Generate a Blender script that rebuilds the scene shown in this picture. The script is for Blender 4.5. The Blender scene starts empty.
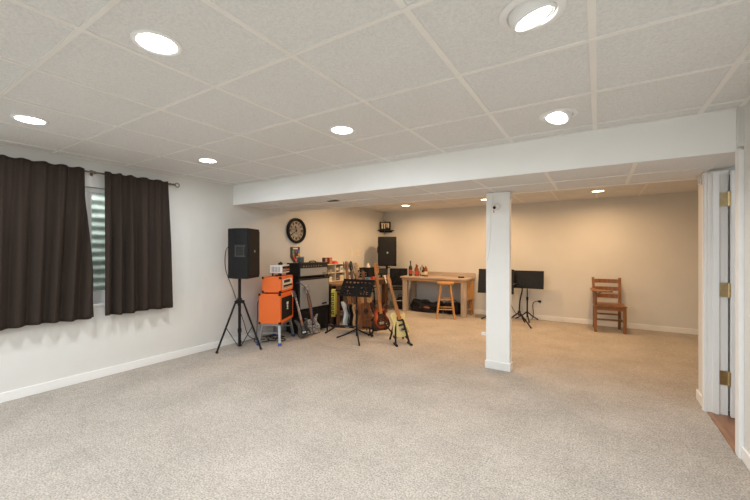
import bpy, bmesh, math, random
from mathutils import Vector, Matrix
random.seed(7)
R = math.radians
PI = math.pi
scene = bpy.context.scene
COL = scene.collection

# ------------------------------------------------------------------ materials
def mat(name, col, rough=0.6, metal=0.0, spec=None, emit=None, estr=0.0, coat=0.0, alpha=None):
    m = bpy.data.materials.new(name); m.use_nodes = True
    b = m.node_tree.nodes['Principled BSDF']
    b.inputs['Base Color'].default_value = (*col, 1)
    b.inputs['Roughness'].default_value = rough
    b.inputs['Metallic'].default_value = metal
    if spec is not None: b.inputs['Specular IOR Level'].default_value = spec
    if coat: b.inputs['Coat Weight'].default_value = coat
    if emit:
        b.inputs['Emission Color'].default_value = (*emit, 1)
        b.inputs['Emission Strength'].default_value = estr
    return m

def N(m, typ, **kw):
    n = m.node_tree.nodes.new(typ)
    for k, v in kw.items(): setattr(n, k, v)
    return n
def L(m, a, b): m.node_tree.links.new(a, b)
def bsdf(m): return m.node_tree.nodes['Principled BSDF']

def noisy(name, c1, c2, scale, rough=0.6, bump=0.0, bscale=None, stretch=(1, 1, 1), metal=0.0, detail=6, lo=0.35, hi=0.65, dist=0.01, coat=0.0, bdetail=4):
    """two-tone noise colour with an optional bump"""
    m = mat(name, c1, rough, metal, coat=coat)
    tc = N(m, 'ShaderNodeTexCoord'); mp = N(m, 'ShaderNodeMapping')
    mp.inputs['Scale'].default_value = stretch
    L(m, tc.outputs['Object'], mp.inputs['Vector'])
    nz = N(m, 'ShaderNodeTexNoise'); nz.inputs['Scale'].default_value = scale; nz.inputs['Detail'].default_value = detail
    L(m, mp.outputs[0], nz.inputs['Vector'])
    cr = N(m, 'ShaderNodeValToRGB')
    cr.color_ramp.elements[0].position = lo; cr.color_ramp.elements[1].position = hi
    cr.color_ramp.elements[0].color = (*c1, 1); cr.color_ramp.elements[1].color = (*c2, 1)
    L(m, nz.outputs['Fac'], cr.inputs[0]); L(m, cr.outputs[0], bsdf(m).inputs['Base Color'])
    if bump:
        n2 = N(m, 'ShaderNodeTexNoise'); n2.inputs['Scale'].default_value = bscale or scale; n2.inputs['Detail'].default_value = bdetail
        L(m, mp.outputs[0], n2.inputs['Vector'])
        bp = N(m, 'ShaderNodeBump'); bp.inputs['Strength'].default_value = bump; bp.inputs['Distance'].default_value = dist
        L(m, n2.outputs['Fac'], bp.inputs['Height']); L(m, bp.outputs[0], bsdf(m).inputs['Normal'])
    return m

M = {}
M['wall'] = noisy('wall_paint', (0.65, 0.65, 0.63), (0.67, 0.67, 0.65), 3, 0.75, 0.12, 220, dist=0.002)
M['beam'] = noisy('beam_paint', (0.84, 0.855, 0.85), (0.86, 0.875, 0.87), 3, 0.7, 0.1, 220, dist=0.002)
M['trim'] = noisy('trim_paint', (0.78, 0.785, 0.78), (0.80, 0.805, 0.80), 4, 0.4)
M['tile'] = noisy('ceiling_tile', (0.65, 0.652, 0.648), (0.73, 0.732, 0.728), 90, 0.9, 0.9, 62, dist=0.007, lo=0.3, hi=0.6)
M['tbar'] = noisy('grid_bar', (0.775, 0.765, 0.735), (0.80, 0.79, 0.76), 6, 0.4)
M['wood_floor'] = noisy('hall_wood', (0.20, 0.095, 0.05), (0.30, 0.15, 0.08), 6, 0.4, stretch=(6, 1, 1))
M['black'] = noisy('black_plastic', (0.009, 0.009, 0.0095), (0.014, 0.014, 0.0145), 60, 0.6, 0.25, 400, dist=0.001)
M['black_metal'] = noisy('black_metal', (0.006, 0.006, 0.0065), (0.010, 0.010, 0.010), 30, 0.42)
M['rubber'] = noisy('black_rubber', (0.012, 0.012, 0.012), (0.02, 0.02, 0.02), 50, 0.7)
M['tolex'] = noisy('black_tolex', (0.008, 0.008, 0.0085), (0.013, 0.013, 0.0135), 300, 0.6, 0.4, 500, dist=0.001)
M['grille'] = noisy('speaker_grille', (0.006, 0.006, 0.0065), (0.016, 0.016, 0.0165), 500, 0.6, 0.4, 500, dist=0.001)
M['orange'] = noisy('orange_tolex', (0.74, 0.135, 0.018), (0.80, 0.155, 0.022), 250, 0.5, 0.3, 500, dist=0.001)
M['orange_dk'] = noisy('orange_line', (0.70, 0.16, 0.02), (0.74, 0.18, 0.025), 40, 0.5)
M['silver_cloth'] = noisy('silver_grille_cloth', (0.20, 0.20, 0.20), (0.36, 0.36, 0.355), 260, 0.7, 0.3, 500, dist=0.001)
M['chrome'] = noisy('chrome', (0.62, 0.62, 0.63), (0.7, 0.7, 0.7), 20, 0.22, metal=1)
M['alu'] = noisy('brushed_aluminium', (0.33, 0.34, 0.36), (0.42, 0.43, 0.45), 30, 0.42, metal=0.85, stretch=(1, 1, 8))
M['blue'] = noisy('blue_rubber', (0.012, 0.055, 0.30), (0.018, 0.07, 0.35), 20, 0.5)
M['blue_cable'] = noisy('blue_cable', (0.012, 0.03, 0.12), (0.018, 0.04, 0.15), 20, 0.5)
M['white'] = noisy('white_plastic', (0.72, 0.72, 0.70), (0.76, 0.76, 0.74), 10, 0.45)
M['cream'] = noisy('cream_plate', (0.66, 0.60, 0.48), (0.70, 0.64, 0.52), 10, 0.5)
M['plate'] = noisy('ivory_plate', (0.82, 0.74, 0.54), (0.85, 0.77, 0.57), 10, 0.4)
M['brass'] = noisy('brass', (0.56, 0.45, 0.26), (0.64, 0.52, 0.31), 30, 0.3, metal=1)
M['curtain'] = noisy('curtain_cloth', (0.027, 0.0185, 0.014), (0.036, 0.025, 0.019), 260, 0.85, 0.4, 400, dist=0.001, stretch=(1, 1, 0.4))
M['rod'] = noisy('curtain_rod_metal', (0.16, 0.12, 0.09), (0.24, 0.19, 0.15), 20, 0.4, metal=0.8)
M['oak'] = noisy('oak', (0.46, 0.225, 0.07), (0.60, 0.315, 0.11), 9, 0.42, stretch=(5, 5, 0.6), coat=0.15)
M['chair_wood'] = noisy('chair_wood', (0.185, 0.075, 0.023), (0.30, 0.128, 0.042), 8, 0.36, stretch=(5, 5, 0.7), coat=0.25)
M['bench_wood'] = noisy('bench_top_wood', (0.38, 0.305, 0.24), (0.52, 0.425, 0.345), 7, 0.5, stretch=(0.6, 6, 6))
M['bench_leg'] = noisy('bench_leg_wood', (0.42, 0.33, 0.245), (0.55, 0.44, 0.34), 7, 0.6, stretch=(6, 6, 0.6))
M['bench_apron'] = noisy('bench_apron_wood', (0.38, 0.21, 0.10), (0.52, 0.31, 0.15), 7, 0.5, stretch=(0.6, 6, 6))
M['desk_wood'] = noisy('desk_wood', (0.20, 0.11, 0.055), (0.30, 0.17, 0.09), 7, 0.5, stretch=(6, 0.6, 6))
M['desk_dark'] = noisy('desk_dark_wood', (0.055, 0.025, 0.012), (0.10, 0.046, 0.021), 8, 0.5, stretch=(6, 6, 0.6))
M['maple'] = noisy('roasted_maple', (0.38, 0.155, 0.048), (0.47, 0.205, 0.068), 9, 0.4, stretch=(6, 6, 0.5))
M['rosewood'] = noisy('rosewood', (0.16, 0.07, 0.035), (0.22, 0.10, 0.05), 9, 0.5, stretch=(6, 6, 0.5))
M['butter'] = noisy('cream_lacquer', (0.70, 0.60, 0.27), (0.74, 0.64, 0.30), 4, 0.25, coat=0.4)
M['guitar_white'] = noisy('white_lacquer', (0.62, 0.66, 0.66), (0.68, 0.72, 0.72), 4, 0.25, coat=0.4)
M['guitar_black'] = noisy('black_lacquer', (0.012, 0.012, 0.013), (0.018, 0.018, 0.02), 4, 0.2, coat=0.4)
M['guitar_nat'] = noisy('natural_lacquer', (0.48, 0.26, 0.11), (0.60, 0.35, 0.16), 6, 0.3, stretch=(5, 5, 0.6), coat=0.4)
M['guitar_brown'] = noisy('brown_mahogany', (0.17, 0.065, 0.025), (0.24, 0.10, 0.04), 7, 0.35, stretch=(5, 5, 0.6), coat=0.3)
M['guitar_grey'] = noisy('grey_mottled_lacquer', (0.13, 0.13, 0.13), (0.48, 0.47, 0.45), 38, 0.35, detail=8, lo=0.42, hi=0.6)
M['guitar_smoke'] = noisy('smoky_brown_lacquer', (0.008, 0.006, 0.005), (0.05, 0.032, 0.02), 20, 0.3, detail=6, coat=0.3)
M['tort'] = noisy('tortoise_plate', (0.03, 0.012, 0.008), (0.12, 0.03, 0.015), 30, 0.25)
M['red'] = noisy('red_plastic', (0.55, 0.03, 0.02), (0.62, 0.045, 0.03), 12, 0.4)
M['yellow'] = noisy('yellow_cloth', (0.62, 0.52, 0.08), (0.70, 0.60, 0.11), 30, 0.8)
M['ink'] = noisy('black_ink', (0.02, 0.02, 0.018), (0.03, 0.03, 0.028), 20, 0.7)
M['bag'] = noisy('black_nylon', (0.008, 0.008, 0.009), (0.022, 0.022, 0.024), 14, 0.6, 0.5, 22, dist=0.02)
M['bag_orange'] = noisy('orange_nylon', (0.26, 0.065, 0.02), (0.34, 0.09, 0.03), 14, 0.6)
M['amber'] = noisy('amber_liquor', (0.20, 0.05, 0.008), (0.28, 0.075, 0.012), 8, 0.08, coat=0.6)
M['dark_glass'] = noisy('dark_bottle_glass', (0.012, 0.01, 0.008), (0.02, 0.016, 0.012), 8, 0.08, coat=0.6)
M['label_red'] = noisy('red_label', (0.40, 0.035, 0.03), (0.46, 0.05, 0.04), 30, 0.6)
M['label_cream'] = noisy('cream_label', (0.62, 0.54, 0.40), (0.68, 0.60, 0.46), 30, 0.6)
M['paper'] = noisy('paper', (0.66, 0.64, 0.58), (0.72, 0.70, 0.64), 20, 0.8)
M['teal'] = noisy('teal_plastic', (0.05, 0.38, 0.33), (0.07, 0.44, 0.38), 20, 0.4)
M['purple'] = noisy('purple_plastic', (0.20, 0.07, 0.30), (0.24, 0.09, 0.36), 20, 0.4)
M['sky_blue'] = noisy('light_blue_plastic', (0.06, 0.24, 0.50), (0.08, 0.28, 0.56), 20, 0.4)
M['pick_yellow'] = noisy('yellow_plastic', (0.68, 0.42, 0.05), (0.74, 0.48, 0.07), 20, 0.4)
M['pick_pink'] = noisy('salmon_plastic', (0.66, 0.24, 0.14), (0.70, 0.28, 0.17), 20, 0.4)
M['pick_grey'] = noisy('grey_plastic', (0.25, 0.23, 0.22), (0.30, 0.28, 0.27), 20, 0.4)
M['tan'] = noisy('tan_card', (0.42, 0.28, 0.16), (0.48, 0.33, 0.20), 16, 0.7)
M['dark_card'] = noisy('dark_card', (0.05, 0.035, 0.03), (0.08, 0.06, 0.05), 16, 0.6)
M['lamp_glass'] = mat('lamp_lens', (1, 1, 1), 0.4, emit=(1.0, 0.985, 0.95), estr=14)
M['lamp_warm'] = mat('warm_lamp_lens', (1, 1, 1), 0.4, emit=(1.0, 0.80, 0.50), estr=14)
M['handle'] = noisy('handle_highlight', (0.028, 0.028, 0.029), (0.036, 0.036, 0.037), 40, 0.5)  # lighter grey stands in for highlights along the handle edges
M['navy'] = noisy('dark_blue_glass', (0.05, 0.07, 0.11), (0.08, 0.11, 0.16), 20, 0.15)
M['led'] = mat('lit_badge', (0.25, 0.45, 0.37), 0.4, emit=(0.45, 0.8, 0.65), estr=0.08)

# carpet: fibrous two-scale speckle
def carpet():
    m = mat('carpet', (0.4, 0.36, 0.32), 0.95, spec=0.1)
    tc = N(m, 'ShaderNodeTexCoord')
    a = N(m, 'ShaderNodeTexNoise'); a.inputs['Scale'].default_value = 95; a.inputs['Detail'].default_value = 8; a.inputs['Roughness'].default_value = 0.7
    b = N(m, 'ShaderNodeTexNoise'); b.inputs['Scale'].default_value = 2.4; b.inputs['Detail'].default_value = 3
    c = N(m, 'ShaderNodeTexNoise'); c.inputs['Scale'].default_value = 22; c.inputs['Detail'].default_value = 5
    for n in (a, b, c): L(m, tc.outputs['Object'], n.inputs['Vector'])
    r1 = N(m, 'ShaderNodeValToRGB')
    r1.color_ramp.elements[0].position = 0.36; r1.color_ramp.elements[0].color = (0.270, 0.238, 0.207, 1)
    r1.color_ramp.elements[1].position = 0.62; r1.color_ramp.elements[1].color = (0.61, 0.562, 0.508, 1)
    L(m, a.outputs['Fac'], r1.inputs[0])
    r2 = N(m, 'ShaderNodeValToRGB')
    r2.color_ramp.elements[0].position = 0.35; r2.color_ramp.elements[0].color = (0.91, 0.91, 0.91, 1)
    r2.color_ramp.elements[1].position = 0.65; r2.color_ramp.elements[1].color = (1.06, 1.06, 1.06, 1)
    L(m, b.outputs['Fac'], r2.inputs[0])
    r3 = N(m, 'ShaderNodeValToRGB')
    r3.color_ramp.elements[0].position = 0.3; r3.color_ramp.elements[0].color = (0.90, 0.90, 0.90, 1)
    r3.color_ramp.elements[1].position = 0.7; r3.color_ramp.elements[1].color = (1.08, 1.08, 1.08, 1)
    L(m, c.outputs['Fac'], r3.inputs[0])
    m1 = N(m, 'ShaderNodeMixRGB', blend_type='MULTIPLY'); m1.inputs[0].default_value = 1
    L(m, r1.outputs[0], m1.inputs[1]); L(m, r2.outputs[0], m1.inputs[2])
    m2 = N(m, 'ShaderNodeMixRGB', blend_type='MULTIPLY'); m2.inputs[0].default_value = 1
    L(m, m1.outputs[0], m2.inputs[1]); L(m, r3.outputs[0], m2.inputs[2])
    L(m, m2.outputs[0], bsdf(m).inputs['Base Color'])
    bp = N(m, 'ShaderNodeBump'); bp.inputs['Strength'].default_value = 0.9; bp.inputs['Distance'].default_value = 0.012
    L(m, a.outputs['Fac'], bp.inputs['Height']); L(m, bp.outputs[0], bsdf(m).inputs['Normal'])
    return m
M['carpet'] = carpet()
for k_ in ('black', 'black_metal', 'tolex', 'grille', 'rubber', 'curtain', 'bag', 'ink'): bsdf(M[k_]).inputs['Specular IOR Level'].default_value = 0.22

# soffit tiles: the same tile with one cracked, water-stained spot
def soffit_tile():
    m = M['tile'].copy(); m.name = 'soffit_tile'
    old = bsdf(m).inputs['Base Color'].links[0].from_socket
    tc = N(m, 'ShaderNodeTexCoord')
    mp = N(m, 'ShaderNodeMapping'); mp.inputs['Location'].default_value = (2.88 * 3.4, -3.57 * 6.5, 0); mp.inputs['Scale'].default_value = (3.4, 6.5, 0)
    L(m, tc.outputs['Object'], mp.inputs['Vector'])
    ln = N(m, 'ShaderNodeVectorMath', operation='LENGTH'); L(m, mp.outputs[0], ln.inputs[0])
    nz = N(m, 'ShaderNodeTexNoise'); nz.inputs['Scale'].default_value = 9; nz.inputs['Detail'].default_value = 5
    L(m, tc.outputs['Object'], nz.inputs['Vector'])
    ad = N(m, 'ShaderNodeMath', operation='MULTIPLY_ADD'); ad.inputs[1].default_value = 1.6; L(m, nz.outputs['Fac'], ad.inputs[0]); L(m, ln.outputs['Value'], ad.inputs[2])
    cr = N(m, 'ShaderNodeValToRGB')
    cr.color_ramp.elements[0].position = 0.56; cr.color_ramp.elements[0].color = (0.08, 0.12, 0.12, 1)
    cr.color_ramp.elements[1].position = 0.68; cr.color_ramp.elements[1].color = (1, 1, 1, 1)
    hv = N(m, 'ShaderNodeMath', operation='MULTIPLY'); hv.inputs[1].default_value = 0.5
    L(m, ad.outputs[0], hv.inputs[0]); L(m, hv.outputs[0], cr.inputs[0])
    mx = N(m, 'ShaderNodeMixRGB', blend_type='MULTIPLY'); mx.inputs[0].default_value = 1
    L(m, old, mx.inputs[1]); L(m, cr.outputs[0], mx.inputs[2]); L(m, mx.outputs[0], bsdf(m).inputs['Base Color'])
    return m
M['soffit'] = soffit_tile()

# sunburst: orange centre, red-black rim, in the body's own coordinates
def sunburst():
    m = mat('sunburst_lacquer', (0.5, 0.2, 0.05), 0.22, coat=0.5)
    tc = N(m, 'ShaderNodeTexCoord')
    mp = N(m, 'ShaderNodeMapping'); mp.inputs['Location'].default_value = (0, 0, -0.215 * 4.4); mp.inputs['Scale'].default_value = (6.0, 0, 4.4)
    L(m, tc.outputs['Object'], mp.inputs['Vector'])
    ln = N(m, 'ShaderNodeVectorMath', operation='LENGTH'); L(m, mp.outputs[0], ln.inputs[0])
    cr = N(m, 'ShaderNodeValToRGB')
    e = cr.color_ramp.elements
    e[0].position = 0.18; e[0].color = (0.80, 0.36, 0.06, 1)
    e[1].position = 0.86; e[1].color = (0.025, 0.008, 0.006, 1)
    x = e.new(0.52); x.color = (0.48, 0.075, 0.02, 1)
    L(m, ln.outputs['Value'], cr.inputs[0]); L(m, cr.outputs[0], bsdf(m).inputs['Base Color'])
    return m
M['sunburst'] = sunburst()

def glass(name, tint, gloss=0.06):
    m = bpy.data.materials.new(name); m.use_nodes = True
    nt = m.node_tree; nt.nodes.clear()
    o = N(m, 'ShaderNodeOutputMaterial'); t = N(m, 'ShaderNodeBsdfTransparent'); g = N(m, 'ShaderNodeBsdfGlossy'); x = N(m, 'ShaderNodeMixShader')
    t.inputs[0].default_value = (*tint, 1); g.inputs['Roughness'].default_value = 0.04
    fr = N(m, 'ShaderNodeFresnel'); fr.inputs[0].default_value = 1.45
    L(m, fr.outputs[0], x.inputs[0]); L(m, t.outputs[0], x.inputs[1]); L(m, g.outputs[0], x.inputs[2]); L(m, x.outputs[0], o.inputs[0])
    return m
M['pane'] = glass('window_pane', (0.93, 0.96, 0.94))
M['clear'] = glass('clear_glass', (0.88, 0.88, 0.86))
M['steel_well'] = noisy('galvanised_steel', (0.42, 0.45, 0.41), (0.58, 0.61, 0.56), 9, 0.55, metal=0.2)
M['gravel'] = noisy('gravel', (0.2, 0.19, 0.17), (0.42, 0.4, 0.37), 40, 0.9)

# ------------------------------------------------------------------ mesh builder
class MB:
    def __init__(s): s.bm = bmesh.new()
    def _add(s, verts, faces, mtx=None):
        vs = [s.bm.verts.new((mtx @ Vector(v)) if mtx else v) for v in verts]
        for f in faces:
            try: s.bm.faces.new([vs[i] for i in f])
            except ValueError: pass
        return vs
    def box(s, x0, x1, y0, y1, z0, z1, mtx=None):
        v = [(x0, y0, z0), (x1, y0, z0), (x1, y1, z0), (x0, y1, z0), (x0, y0, z1), (x1, y0, z1), (x1, y1, z1), (x0, y1, z1)]
        s._add(v, [(3, 2, 1, 0), (4, 5, 6, 7), (0, 1, 5, 4), (1, 2, 6, 5), (2, 3, 7, 6), (3, 0, 4, 7)], mtx); return s
    def quad(s, pts): s._add(pts, [tuple(range(len(pts)))]); return s
    def prism(s, pts, a, b, axis='y', mtx=None):
        """2-D outline pulled from a to b along an axis; outline coordinates are the two others in order"""
        n = len(pts)
        def P(p, t): return {'x': (t, p[0], p[1]), 'y': (p[0], t, p[1]), 'z': (p[0], p[1], t)}[axis]
        v = [P(p, a) for p in pts] + [P(p, b) for p in pts]
        f = [tuple(range(n - 1, -1, -1)), tuple(range(n, 2 * n))] + [(i, (i + 1) % n, n + (i + 1) % n, n + i) for i in range(n)]
        s._add(v, f, mtx); return s
    def bar(s, p, q, w, d=None, up=(0, 0, 1)):
        """square bar from p to q"""
        p, q = Vector(p), Vector(q); t = (q - p); l = t.length; t.normalize()
        u = Vector(up)
        if abs(t.dot(u)) > 0.98: u = Vector((0, 1, 0))
        a = t.cross(u).normalized(); b = a.cross(t)
        mtx = Matrix(((a.x, b.x, t.x, p.x), (a.y, b.y, t.y, p.y), (a.z, b.z, t.z, p.z), (0, 0, 0, 1)))
        d = d or w
        return s.box(-w / 2, w / 2, -d / 2, d / 2, 0, l, mtx)
    def tube(s, pts, r, n=10, r2=None, closed=False):
        pts = [Vector(p) for p in pts]; k = len(pts); rings = []
        ref = None
        for i, p in enumerate(pts):
            if closed: t = pts[(i + 1) % k] - pts[i - 1]
            else: t = pts[min(i + 1, k - 1)] - pts[max(i - 1, 0)]
            t.normalize()
            if ref is None or abs(t.dot(ref)) > 0.99:
                ref = Vector((0, 0, 1)) if abs(t.z) < 0.9 else Vector((1, 0, 0))
            a = t.cross(ref).normalized(); b = a.cross(t).normalized(); ref = b
            rr = r if r2 is None else r + (r2 - r) * i / (k - 1)
            rings.append([s.bm.verts.new(p + (a * math.cos(j * 2 * PI / n) + b * math.sin(j * 2 * PI / n)) * rr) for j in range(n)])
        m = k if closed else k - 1
        for i in range(m):
            A, B = rings[i], rings[(i + 1) % k]
            for j in range(n): s.bm.faces.new((A[j], A[(j + 1) % n], B[(j + 1) % n], B[j]))
        if not closed:
            s.bm.faces.new(rings[0][::-1]); s.bm.faces.new(rings[-1])
        return s
    def lathe(s, prof, n=24, mtx=None, cap=True):
        """profile of (radius, z) turned about z"""
        rings = []
        for r, z in prof:
            if r < 1e-6:
                v = Vector((0, 0, z)); rings.append([s.bm.verts.new(mtx @ v if mtx else v)])
            else:
                ring = []
                for j in range(n):
                    v = Vector((r * math.cos(2 * PI * j / n), r * math.sin(2 * PI * j / n), z))
                    ring.append(s.bm.verts.new(mtx @ v if mtx else v))
                rings.append(ring)
        for A, B in zip(rings, rings[1:]):
            if len(A) == 1 and len(B) == 1: continue
            for j in range(n):
                if len(A) == 1: s.bm.faces.new((A[0], B[(j + 1) % n], B[j]))
                elif len(B) == 1: s.bm.faces.new((A[j], A[(j + 1) % n], B[0]))
                else: s.bm.faces.new((A[j], A[(j + 1) % n], B[(j + 1) % n], B[j]))
        if cap and len(rings[0]) > 1: s.bm.faces.new(rings[0][::-1])
        if cap and len(rings[-1]) > 1: s.bm.faces.new(rings[-1])
        return s
    def ball(s, c, r, sc=(1, 1, 1), n=14):
        m = Matrix.Translation(c) @ Matrix.Diagonal((r * sc[0], r * sc[1], r * sc[2], 1))
        return s.lathe([(math.sin(PI * i / 8), -math.cos(PI * i / 8)) for i in range(9)], n, m)
    def build(s, name, material, parent=None, bevel=0.0, seg=2, smooth=False, solid=0.0, subsurf=0):
        bmesh.ops.recalc_face_normals(s.bm, faces=s.bm.faces)
        me = bpy.data.meshes.new(name); s.bm.to_mesh(me); s.bm.free()
        me.materials.append(material)
        o = bpy.data.objects.new(name, me); COL.objects.link(o)
        if parent: o.parent = parent
        if smooth:
            for p in me.polygons: p.use_smooth = True
        if solid:
            md = o.modifiers.new('solid', 'SOLIDIFY'); md.thickness = solid; md.offset = 0
        if bevel:
            md = o.modifiers.new('bevel', 'BEVEL'); md.width = bevel; md.segments = seg; md.limit_method = 'ANGLE'; md.angle_limit = R(40)
            for p in me.polygons: p.use_smooth = True
            wn = o.modifiers.new('wn', 'WEIGHTED_NORMAL'); wn.keep_sharp = True
        elif smooth and not subsurf:
            try: me.set_sharp_from_angle(angle=R(40))
            except Exception: pass
        if subsurf:
            md = o.modifiers.new('sub', 'SUBSURF'); md.levels = subsurf; md.render_levels = subsurf
        return o

def tag(o, label, cat, group=None, kind=None):
    o['label'] = label; o['category'] = cat
    if group: o['group'] = group
    if kind: o['kind'] = kind
    return o
def thing(name, label, cat, loc, yaw=0.0, group=None, rot=None):
    o = bpy.data.objects.new(name, None); COL.objects.link(o)
    o.empty_display_size = 0.1
    o.location = loc; o.rotation_euler = rot or (0, 0, yaw)
    return tag(o, label, cat, group)
def struct(o, label=None):
    o['kind'] = 'structure'
    if label: o['label'] = label
    return o
def dup(root, loc, yaw=0.0, label=None, rot=None):
    c = root.copy(); COL.objects.link(c)
    c.location = loc; c.rotation_euler = rot or (0, 0, yaw)
    if label: c['label'] = label
    def rec(a, b):
        for ch in [o for o in COL.objects if o.parent is a]:
            k = ch.copy(); COL.objects.link(k); k.parent = b; rec(ch, k)
    rec(root, c)
    return c
def box(name, m, x0, x1, y0, y1, z0, z1, parent=None, bevel=0.0):
    return MB().box(x0, x1, y0, y1, z0, z1).build(name, m, parent, bevel)

# ------------------------------------------------------------------ the room (metres; x right along the back wall, y deep)
XL, XR, YB, YF, ZC, ZS = -4.33, 0.772, 7.28, -3.4, 2.215, 1.94
SY0, SY1 = 3.16, 4.18           # soffit
ALX = 2.6                       # alcove's right wall, past the corner
struct(box('floor', M['carpet'], XL, ALX, YF, YB, -0.06, 0.0), 'beige speckled carpet floor')
struct(box('floor_hallway', M['wood_floor'], 0.765, ALX, 2.6, 3.95, -0.05, 0.006), 'brown wood floor beyond the doorway')
struct(box('ceiling', M['tile'], XL, ALX, YF, YB, ZC, ZC + 0.08), 'white textured drop ceiling')
# walls
WY0, WY1, WZ0, WZ1 = 0.70, 2.14, 0.76, 1.95   # window hole in the left wall
w = MB()
w.box(XL - 0.2, XL, YF, WY0, 0, ZC); w.box(XL - 0.2, XL, WY1, YB + 0.1, 0, ZC)
w.box(XL - 0.2, XL, WY0, WY1, 0, WZ0); w.box(XL - 0.2, XL, WY0, WY1, WZ1, ZC)
struct(w.build('wall_left', M['wall']), 'pale wall with the curtained window')
struct(box('wall_back', M['wall'], XL, ALX, YB, YB + 0.1, 0, ZC), 'far wall of the alcove')
struct(box('wall_front', M['wall'], XL, XR + 0.1, YF - 0.1, YF, 0, ZC))
struct(box('wall_right', M['wall'], XR, XR + 0.12, YF, 3.10, 0, ZC), 'near right wall')
w = MB(); w.box(0.745, 0.865, 3.86, 4.14, 0, ZC); w.box(0.865, ALX, 3.95, 4.14, 0, ZC)
struct(w.build('wall_corner', M['wall']), 'short wall corner beside the door')
struct(box('wall_alcove', M['wall'], ALX, ALX + 0.1, 2.5, YB, 0, ZC))
w = MB(); w.box(0.885, ALX, 2.5, 2.6, 0, ZC)
struct(w.build('wall_hallway', M['wall']))
# soffit: drywall faces and a tiled underside
w = MB(); w.box(XL, XR, SY0 - 0.02, SY0, ZS, ZC); w.box(XL, 0.745, SY1, SY1 + 0.02, ZS, ZC)
struct(w.build('beam', M['beam']), 'white boxed beam across the room')
struct(box('ceiling_soffit', M['soffit'], XL, 0.745, SY0, SY1, ZS + 0.004, ZS + 0.03), 'tiled underside of the beam with a dark cracked stain')
w = MB(); w.box(0.745, 0.885, 3.10, 3.86, ZS + 0.02, ZC)
struct(w.build('wall_header', M['wall']))
# ceiling grid bars
w = MB()
def gridbars(w, z, xs, ys, x0, x1, y0, y1, bw=0.026):
    for x in xs:
        if x0 + 0.02 < x < x1 - 0.02: w.box(x - bw * 0.54, x + bw * 0.54, y0, y1, z - 0.004, z)
    for y in ys:
        if y0 + 0.02 < y < y1 - 0.02: w.box(x0, x1, y - bw * 0.36, y + bw * 0.36, z - 0.007, z)
XS = [-0.02 + 0.59 * k for k in range(-8, 5)]
YS = [1.18 + 0.60 * k for k in range(-8, 12)]
gridbars(w, ZC, XS, YS, XL, XR, YF, SY0 - 0.02)
gridbars(w, ZC, XS, YS, XL, 0.745, SY1 + 0.02, YB)
gridbars(w, ZS + 0.004, [x + 0.25 for x in XS], [3.66], XL, 0.745, SY0, SY1)
# wall angle
w.box(XL, XL + 0.022, YF, SY0 - 0.02, ZC - 0.004, ZC); w.box(XR - 0.022, XR, YF, SY0 - 0.02, ZC - 0.004, ZC)
w.box(XL, XR, SY0 - 0.042, SY0 - 0.02, ZC - 0.006, ZC - 0.001)
w.box(XL, 0.745, SY1 - 0.02, SY1 + 0.02, ZS - 0.002, ZS + 0.004)
struct(w.build('ceiling_grid', M['tbar']), 'white metal grid of the drop ceiling')
# baseboards
def base(name, pts, t=0.014, hgt=0.085):
    b = MB()
    for (x0, x1, y0, y1) in pts:
        b.box(x0, x1, y0, y1, 0, hgt); 
    return struct(b.build(name, M['trim'], bevel=0.004))
base('baseboard_left', [(XL, XL + 0.014, YF, YB)])
base('baseboard_back', [(XL + 0.014, ALX, YB - 0.014, YB)])
base('baseboard_right', [(XR - 0.014, XR, YF, 3.095)])
base('baseboard_corner', [(0.731, 0.745, 3.915, 4.154), (0.745, ALX, 4.14, 4.154)])
# column with its skirting and corner
CX0, CX1, CY0, CY1 = -1.055, -0.805, 3.99, 4.09
struct(box('column', M['beam'], CX0, CX1, CY0, CY1, 0, ZS, bevel=0.004), 'white square column under the beam')
b = MB(); b.box(CX0 - 0.012, CX1 + 0.012, CY0 - 0.012, CY1 + 0.012, 0, 0.085)
struct(b.build('baseboard_column', M['trim'], bevel=0.006))
# door trim and jambs
b = MB(); b.box(0.728, 0.745, 3.845, 3.912, 0, ZS); b.box(0.722, 0.730, 3.862, 3.897, 0, ZS)
struct(b.build('trim_1', M['trim'], bevel=0.003), 'white casing on the far side of the doorway')
b = MB(); b.box(0.745, 0.868, 3.84, 3.862, 0, ZS); b.box(0.775, 0.815, 3.828, 3.842, 0, ZS)
struct(b.build('trim_2', M['trim'], bevel=0.003), 'white door jamb')
b = MB(); b.box(0.747, 0.772, 3.098, 3.168, 0, ZS)
struct(b.build('trim_3', M['trim'], bevel=0.003), 'white casing on the near side of the doorway')
b = MB(); b.box(0.772, 0.885, 3.10, 3.155, 0, ZS)
struct(b.build('trim_4', M['trim']))
b = MB(); b.box(0.745, 0.79, 3.155, 3.842, 0.0, 0.010)
struct(b.build('trim_5', M['wood_floor'], bevel=0.004), 'brown threshold strip')
# door
d = box('door_1', M['trim'], 0.872, 1.53, 3.785, 3.82, 0.012, 1.925, bevel=0.003); struct(d, 'white open door swung into the hallway')
for z in (1.71, 0.995, 0.30):
    h = MB(); h.box(0.812, 0.866, 3.832, 3.8395, z - 0.055, z + 0.055)
    h.tube([(0.868, 3.826, z - 0.058), (0.868, 3.826, z + 0.058)], 0.008)
    h.box(0.8695, 0.8725, 3.787, 3.82, z - 0.055, z + 0.055)
    h.build('hinge', M['brass'], d)
box('weatherstrip', M['blue_cable'], 0.870, 0.877, 3.822, 3.832, 1.75, 1.90, d)
k = MB(); k.tube([(1.46, 3.785, 0.95), (1.46, 3.75, 0.95)], 0.012); k.ball((1.46, 3.735, 0.95), 0.028); k.build('door_knob', M['brass'], d, smooth=True)

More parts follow.
